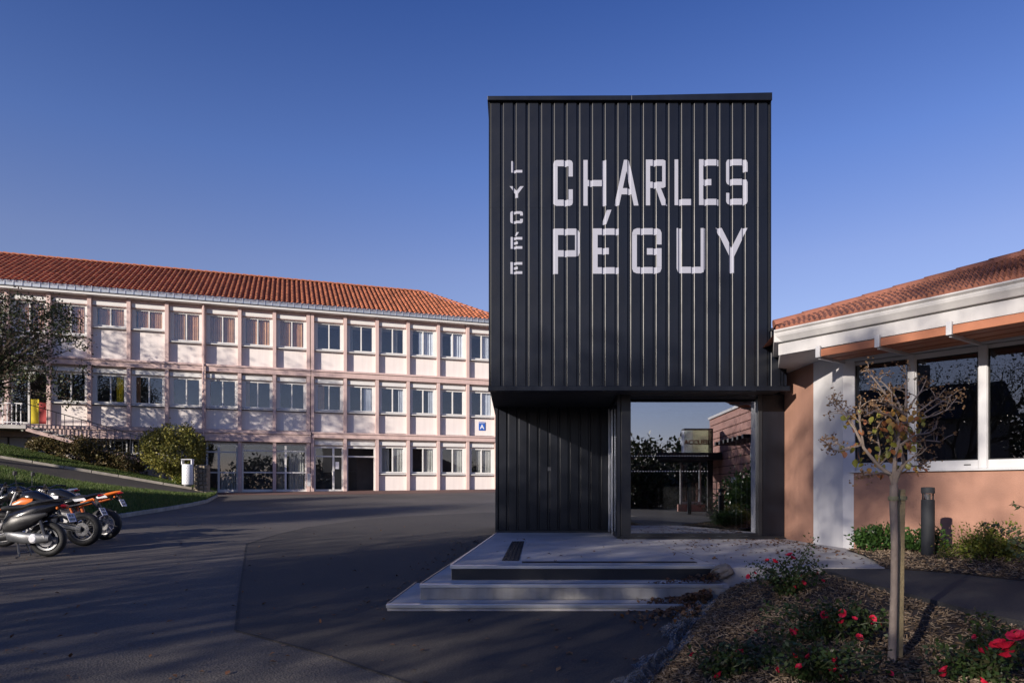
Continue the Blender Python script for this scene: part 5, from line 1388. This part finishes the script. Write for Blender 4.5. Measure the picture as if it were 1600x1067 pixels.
# ---- plants beside the reception, mirrored in the glass
bush('yard_shrub', 'big loose shrub before the pink plank wall, mirrored in the glass', Vector((7.35,MY-20.6,.645)), (.95,1.0,1.05), 71, 4200, .15, .06, lm_green, clumps=90, rough=.5)
for i,(px,dd,rx,rz,lab) in enumerate(((1010,33,1.7,3.3,'tallest dark bush left of the porch mirrored in the glass'),(1045,36,2.2,2.6,'dark bushy tree behind the porch mirrored in the glass'),(975,35,1.8,2.4,'dark bush at the left rim of the glass reflection'))):
    q = P(px,HOR+.85*F/dd,dd); bush('dark_bush', lab, Vector((q.x,MY-q.y,.645)), (rx,1.2,rz*.62), 75+i, 4200, .22, .12, lm_dark, clumps=90, rough=.5)
bush('yard_hedge', 'long dark hedge closing the yard in the glass reflection', Vector((6.5,MY-37,.6)), (5.5,1.0,1.6), 79, 6000, .22, .12, lm_dark, clumps=140)
# ================================================================== MOTORBIKES
def wheel(parent, x, R_, wt, spokes, rimr, mrim, disc=True):
    rim = obj('wheel', MB().lathe([(rimr-.03,-wt*.36),(rimr,-wt*.40),(rimr,wt*.40),(rimr-.03,wt*.36)], (x,0,R_), 28, 'y', True).lathe([(.0,-.06),(.05,-.06),(.05,.06),(.0,.06)],(x,0,R_),14,'y'), mrim, parent, .6)
    b = MB()
    for i in range(spokes):
        a = 6.283*i/spokes; c = Vector((x,0,R_)); u = Vector((math.cos(a),0,math.sin(a))); u2 = Vector((math.cos(a+.22),0,math.sin(a+.22)))
        b.bar(c+u*.04, c+u2*(rimr-.015), .022, .03, (0,1,0))
    obj('spoke', b, mrim, rim)
    ro = R_-wt*.42
    obj('tyre', MB().lathe([(ro+wt*.42*math.cos(t), wt*.5*math.sin(t)) for t in [math.pi*2*i/12 for i in range(12)]], (x,0,R_), 32, 'y', True), m_rubber, rim, True)
    if disc: obj('brake_disc', MB().lathe([(.07,.075),(.12,.075),(.12,.08),(.07,.08)],(x,0,R_),22,'y',True), m_metal, rim)
    return rim
def plate(parent, c, tilt, yaw=0.0, wd=.21, h=.15):
    c = Vector(c); u = Vector((math.sin(yaw), math.cos(yaw), 0)); nrm = Vector((-math.cos(tilt)*math.cos(yaw),0,math.sin(tilt))); v = nrm.cross(u).normalized()
    if v.z < 0: v = -v
    nrm = u.cross(v).normalized()
    o = obj('number_plate', MB().obox(c, u*wd/2, v*h/2, nrm*.004), m_whitep, parent)
    b = MB(); sgn_ = 1 if nrm.x < 0 else -1
    for j,(row,xs_) in enumerate(((.035,(-.05,-.02,.02,.05)),(-.03,(-.06,-.03,.0,.03,.06)))):
        for x in xs_: b.obox(c+u*x+v*row+nrm*.005*sgn_, u*.009, v*.022, nrm*.0012)
    obj('plate_marks', b, m_plastic, o)
    b = MB()
    for s in (-1,1): b.obox(c+u*s*wd*.46+nrm*.005*sgn_, u*wd*.035, v*h*.48, nrm*.001)
    obj('plate_band', b, m_blue, o)
def scooter(loc, ang):
    s = thing('scooter', 'black motor scooter on its centre stand, nearest of the parked bikes', 'scooter', loc, ang, 'two wheelers parked beside the lawn')
    R_ = .29
    wheel(s, 0, R_, .13, 7, .185, m_case); wheel(s, 1.36, R_, .12, 7, .185, m_dmetal)
    obj('rear_body', MB().loft([(-.26,0,.86,.04,.03),(-.18,0,.84,.11,.06),(0,0,.78,.16,.12),(.25,0,.68,.19,.18),(.5,0,.58,.19,.20),(.62,0,.50,.15,.16)],14), m_gloss, s, .9)
    obj('side_panel', MB().loft([(-.05,.13,.70,.03,.03),(.15,.17,.62,.03,.09),(.45,.19,.54,.03,.12),(.60,.16,.48,.02,.06)],10), m_plastic, s, .9)
    obj('seat', MB().loft([(-.22,0,.90,.06,.03),(-.05,0,.90,.13,.05),(.2,0,.86,.15,.06),(.32,0,.81,.16,.05),(.55,0,.80,.14,.05),(.68,0,.79,.10,.04)],12), m_rubber, s, .9)
    obj('grab_rail', MB().tube([(.12,.14,.88),(-.15,.14,.93),(-.28,.08,.95),(-.28,-.08,.95),(-.15,-.14,.93),(.12,-.14,.88)],.014,6), m_plastic, s, True)
    obj('tail_light', MB().loft([(-.31,0,.83,.05,.02),(-.25,0,.83,.10,.035)],10), m_red, s, .9)
    for sy in (-1,1): obj('indicator', MB().sphere((-.22,sy*.13,.80),.025,8,5), m_orange, s, True)
    obj('footboard', MB().loft([(.55,0,.34,.17,.06),(.8,0,.30,.19,.05),(1.02,0,.33,.17,.07)],12,4), m_plastic, s, .8)
    obj('front_shield', MB().loft([(.98,0,.45,.16,.14),(1.05,0,.66,.20,.24),(1.14,0,.74,.17,.22),(1.22,0,.72,.09,.14)],14), m_gloss, s, .9)
    obj('headlight', MB().sphere((1.20,0,.80),.08,10,6), m_whitep, s, True)
    obj('front_mudguard', MB().loft([(1.18,0,.60,.06,.02),(1.36,0,.62,.075,.03),(1.55,0,.52,.05,.02)],10), m_gloss, s, .9)
    obj('fork', MB().tube([(1.36,.08,.29),(1.20,.07,.66)],.022,8).tube([(1.36,-.08,.29),(1.20,-.07,.66)],.022,8), m_dmetal, s, True)
    hb = obj('handlebar', MB().tube([(1.0,.34,1.06),(1.08,.18,1.07),(1.10,0,1.02),(1.08,-.18,1.07),(1.0,-.34,1.06)],.017,8), m_plastic, s, True)
    for sy in (-1,1):
        obj('mirror', MB().tube([(1.06,sy*.2,1.08),(1.05,sy*.26,1.26)],.008,6).sphere((1.05,sy*.28,1.30),.055,10,6,.7), m_plastic, hb, True)
    # engine and transmission case, seen side on
    obj('transmission_case', MB().loft([(-.10,.13,.31,.05,.05),(.05,.15,.31,.055,.085),(.30,.15,.32,.055,.095),(.50,.14,.35,.05,.09),(.60,.12,.36,.03,.06)],14), m_case, s, .9)
    obj('case_cap', MB().lathe([(.0,.20),(.05,.20),(.075,.18),(.08,.14),(.0,.14)],(.13,0.01,.31),18,'y'), m_whitep, s, .6)
    obj('case_cap', MB().lathe([(.0,.19),(.03,.19),(.04,.14),(.0,.14)],(-.02,.0,.33),14,'y'), m_metal, s, .6)
    obj('exhaust', MB().tube([(.40,-.16,.30),(.1,-.18,.33),(-.16,-.18,.40)],[.03,.06,.05],10), m_dmetal, s, True)
    obj('shock_absorber', MB().tube([(-.02,.13,.36),(.06,.12,.62)],.03,8).tube([(-.02,-.13,.36),(.06,-.12,.62)],.03,8), m_dmetal, s, True)
    obj('rear_mudguard', MB().loft([(-.33,0,.60,.06,.012),(-.24,0,.66,.075,.014),(-.05,0,.64,.08,.02),(.12,0,.58,.07,.02)],10), m_plastic, s, .9)
    obj('plate_arm', MB().bar((-.12,0,.70),(-.34,0,.64),.03,.02), m_plastic, s)
    plate(s, (-.37,0,.64), .35)
    obj('centre_stand', MB().tube([(.42,.10,.26),(.36,.15,.02),(.40,.18,.0)],.015,6).tube([(.42,-.10,.26),(.36,-.15,.02),(.40,-.18,.0)],.015,6).tube([(.37,.15,.07),(.37,-.15,.07)],.012,6), m_dmetal, s, True)
    return s
def motorbike(label, loc, ang, body, trim, tail_m, plate_z=.62, rimm=None, front=m_orange, mirrors=False):
    s = thing('motorcycle', label, 'motorcycle', loc, ang, 'two wheelers parked beside the lawn'); R_ = .315; rm = rimm or m_dmetal
    wheel(s, 0, R_, .16, 10, .22, rm); wheel(s, 1.38, R_, .12, 10, .225, rm)
    obj('swingarm', MB().bar((0,.10,R_),(.52,.09,.42),.035,.07).bar((0,-.10,R_),(.52,-.09,.42),.035,.07), m_case, s, bevel=.01)
    obj('chain', MB().bar((0,.075,R_+.06),(.50,.075,.47),.012,.02).bar((0,.075,R_-.06),(.50,.075,.36),.012,.02), m_dmetal, s)
    obj('sprocket', MB().lathe([(.05,.07),(.10,.07),(.10,.078),(.05,.078)],(0,0,R_),24,'y',True), m_metal, s)
    e = obj('engine', MB().loft([(.42,0,.42,.12,.14),(.55,0,.42,.15,.17),(.80,0,.44,.15,.17),(.92,0,.52,.12,.14)],12,4), m_dmetal, s, .6)
    obj('engine_cover', MB().lathe([(.0,.19),(.08,.19),(.11,.165),(.11,.12),(.0,.12)],(.62,.0,.40),18,'y').lathe([(.0,.18),(.05,.18),(.07,.15),(.0,.12)],(.80,.0,.42),16,'y'), m_alu, e, .6)
    obj('cylinder_fin', MB().obox((.86,0,.58),(.07,0,.04),(0,.12,0),(-.02,0,.05)).obox((.83,0,.66),(.07,0,.04),(0,.12,0),(-.01,0,.02)), m_alu, e)
    obj('frame_tube', MB().tube([(1.12,0,.90),(.9,.10,.76),(.6,.13,.66),(.5,.12,.42)],.025,8).tube([(1.12,0,.90),(.9,-.10,.76),(.6,-.13,.66),(.5,-.12,.42)],.025,8).tube([(1.10,0,.80),(1.0,.06,.45),(.9,.08,.30),(.5,.1,.28)],.02,8).tube([(.58,.10,.66),(.1,.08,.76),(-.12,.06,.82)],.018,8).tube([(.58,-.10,.66),(.1,-.08,.76),(-.12,-.06,.82)],.018,8), trim, s, True)
    obj('fuel_tank', MB().loft([(.52,0,.80,.09,.07),(.62,0,.84,.14,.11),(.80,0,.89,.18,.14),(.98,0,.90,.17,.13),(1.08,0,.88,.09,.08)],14), body, s, .9)
    obj('tank_shroud', MB().loft([(.78,.19,.82,.02,.06),(.95,.21,.80,.025,.10),(1.12,.19,.74,.02,.07)],8).loft([(.78,-.19,.82,.02,.06),(.95,-.21,.80,.025,.10),(1.12,-.19,.74,.02,.07)],8), front, s, .9)
    obj('seat', MB().loft([(-.12,0,.91,.07,.03),(.05,0,.90,.11,.05),(.22,0,.85,.12,.05),(.30,0,.80,.13,.05),(.52,0,.79,.10,.05)],12), m_rubber, s, .9)
    tl = obj('tail_fairing', MB().loft([(-.30,0,.97,.03,.02),(-.18,0,.94,.08,.035),(.05,0,.87,.12,.05),(.30,0,.79,.13,.06),(.42,0,.74,.10,.04)],12), tail_m, s, .9)
    obj('tail_light', MB().loft([(-.34,0,.945,.03,.012),(-.26,0,.93,.06,.025)],10), m_red, tl, .9)
    obj('tail_decal', MB().obox((.02,.122,.86),(.10,.004,-.012),(0,.004,0),(.02,0,.022)), m_whitep, tl)
    obj('plate_arm', MB().bar((-.18,0,.90),(-.30,0,plate_z+.06),.03,.05).loft([(-.36,0,plate_z-.02,.06,.008),(-.24,0,plate_z+.10,.07,.012),(-.14,0,plate_z+.2,.06,.01)],8), m_plastic, s)
    plate(s, (-.34,0,plate_z+.02), .45)
    for sy in (-1,1): obj('indicator', MB().tube([(-.22,0,.86),(-.24,sy*.12,.86)],.008,6).sphere((-.24,sy*.14,.86),.022,8,5), m_orange, s, True)
    obj('exhaust', MB().tube([(.9,-.1,.35),(.5,-.16,.30),(.2,-.17,.36)],.022,8).tube([(.25,-.18,.38),(-.12,-.20,.52)],[.05,.055],12), m_metal, s, True)
    obj('shock_absorber', MB().tube([(.38,0,.45),(.46,0,.70)],.035,10), trim, s, True)
    obj('foot_peg', MB().tube([(.40,.12,.38),(.40,.22,.38)],.012,6).tube([(.40,-.12,.38),(.40,-.22,.38)],.012,6), m_metal, s, True)
    obj('side_stand', MB().tube([(.55,.14,.30),(.50,.28,.01)],.013,6), m_dmetal, s, True)
    fk = obj('fork', MB().tube([(1.38,.10,.30),(1.24,.10,.62)],.022,8).tube([(1.38,-.10,.30),(1.24,-.10,.62)],.022,8), m_dmetal, s, True)
    obj('fork_leg', MB().tube([(1.24,.10,.62),(1.10,.10,1.0)],.030,8).tube([(1.24,-.10,.62),(1.10,-.10,1.0)],.030,8), m_metal, fk, True)
    obj('front_mudguard', MB().loft([(1.18,0,.66,.05,.012),(1.36,0,.70,.07,.02),(1.6,0,.62,.04,.012)],10), front, s, .9)
    obj('headlight', MB().loft([(1.12,0,.98,.10,.10),(1.22,0,.97,.11,.11),(1.27,0,.94,.07,.07)],12), body, s, .9)
    hb = obj('handlebar', MB().tube([(.92,.38,1.08),(1.02,.22,1.10),(1.08,.08,1.04),(1.08,-.08,1.04),(1.02,-.22,1.10),(.92,-.38,1.08)],.013,8), m_dmetal, s, True)
    obj('hand_grip', MB().tube([(.92,.38,1.08),(.985,.27,1.093)],.020,8).tube([(.92,-.38,1.08),(.985,-.27,1.093)],.020,8), m_rubber, hb, True)
    for sy in ((-1,1) if mirrors else ()):
        obj('mirror', MB().tube([(1.02,sy*.24,1.10),(1.04,sy*.27,1.30)],.007,6).obox((1.03,sy*.28,1.34),(.012,0,.004),(0,.045,0),(-.004,0,.035)), m_plastic, hb, True)
    return s
HD = R(180+7)
def gl(px, py):
    q = G(px,py); return (q.x,q.y,q.z+.002)
scooter(gl(75,869.5), R(184))
motorbike('black and orange motorcycle standing directly behind the black scooter', gl(131,853), HD, m_gloss, m_dmetal, m_gloss, .62, m_dmetal, m_orange, True)
motorbike('motorcycle with bright orange tail, last in the row at the lawn', gl(164,843), HD, m_gloss, m_orange2, m_orange, .72, m_metal, m_whitep)
motorbike('dark motorcycle with white tail, half hidden behind the others', gl(97,832), R(180+12), m_gloss, m_dmetal, m_whitep, .78, m_dmetal, m_gloss)

# ================================================================== OUT OF FRAME: WHAT SHADES THE YARD AND SHOWS IN THE WINDOWS
SU, SW = Vector((.643,.766,0)), Vector((.766,-.643,0))
def sp_(s, w_): 
    p = SU*s+SW*w_; p.z = SL*max(-12,min(p.y,44)); return p
labs = ['broad half bare tree behind the camera shading the asphalt','bare branched tree behind the camera beside the broad one','tall tree behind the camera whose shade dapples the annex wall','small almost bare tree behind the motorbikes','dense tree far left shading the near lawn','dense tree far left shading the upper lawn','loose crowned tree far left before the long building','second loose crowned tree far left before the long building']
specs = [(-18,-7.4,12.5,201,50),(-20,-5.3,12.6,202,36),(-22,1.0,15.5,203,75),(-13,-12.0,8.5,204,5),(-13,-19.5,10.5,205,50),(-13,-25,10.5,206,110)]
for i,(s_,w_,h_,sd_,per) in enumerate(specs):
    tree('shade_tree', labs[i], sp_(s_,w_), h_, sd_, lm_dark, .19, .52 if i == 2 else .20, per*(3 if i > 2 else 1), .55, .10 if i > 2 else .20, .065 if i > 2 else .12, 5, (0,0), 'trees standing outside the view', (2,3), .85, .17 if i == 2 else .24, .12)
for i,(x,y,h_,sd_) in enumerate(((-29,20.5,14,207),(-34,24,13,208))):
    tree('shade_tree', labs[6+i], Vector((x,y,.9)), h_, sd_, lm_dark, .2, .48, 30, .45, .17, .10, 5, (0,0), 'trees standing outside the view', (2,3), .85, .19, .10)
# neighbouring house reflected in the annex windows
hs = thing('neighbour_house', 'plain dark gabled house with chimney reflected in the annex windows', 'house', (-35,-7,-.1), R(20))
obj('wall', MB().box(-4,4,-6,6,-.3,6.2), M('house_wall', (.30,.27,.25), .9, .1, 2), hs)
obj('roof', MB().prism([(-4.5,-6.4,6.2),(4.5,-6.4,6.2),(0,-6.4,8.8)],(0,12.8,0)), M('slate', (.06,.06,.07), .7, .2, 3), hs)
obj('chimney', MB().box(-.5,.5,-2.2,-1.2,7.5,10.2), MATS['house_wall'], hs)
for i in range(4):
    f = obj('window', MB().box(4.0,4.06,-5+i*2.7,-3.6+i*2.7,1.0,2.6), m_white, hs); obj('pane', MB().box(4.06,4.07,-4.9+i*2.7,-3.7+i*2.7,1.1,2.5), m_glass_dark, f)

# far trees all round the back of the yard, seen only as the dark line in the windows
rg = np.random.default_rng(90); cl = []
for i in range(900):
    a = rg.uniform(math.radians(160), math.radians(345)); r_ = rg.uniform(70,84); hgt = rg.uniform(0,1)*(6.0+2.5*math.sin(a*9)+1.5*math.sin(a*23))
    cl.append((math.cos(a)*r_, math.sin(a)*r_, hgt-.5))
cl = np.array(cl); k = rg.integers(0,len(cl),80000); pts = cl[k]+rg.normal(size=(80000,3))*np.array((1.4,1.4,.9))
ft = obj('distant_trees', np_mesh('distant_trees', leaf_verts(rg, pts, .8, .55), None, 4), lm_dark, None); tag(ft, 'dark line of far trees behind the yard, mirrored in windows', 'trees', kind='stuff')
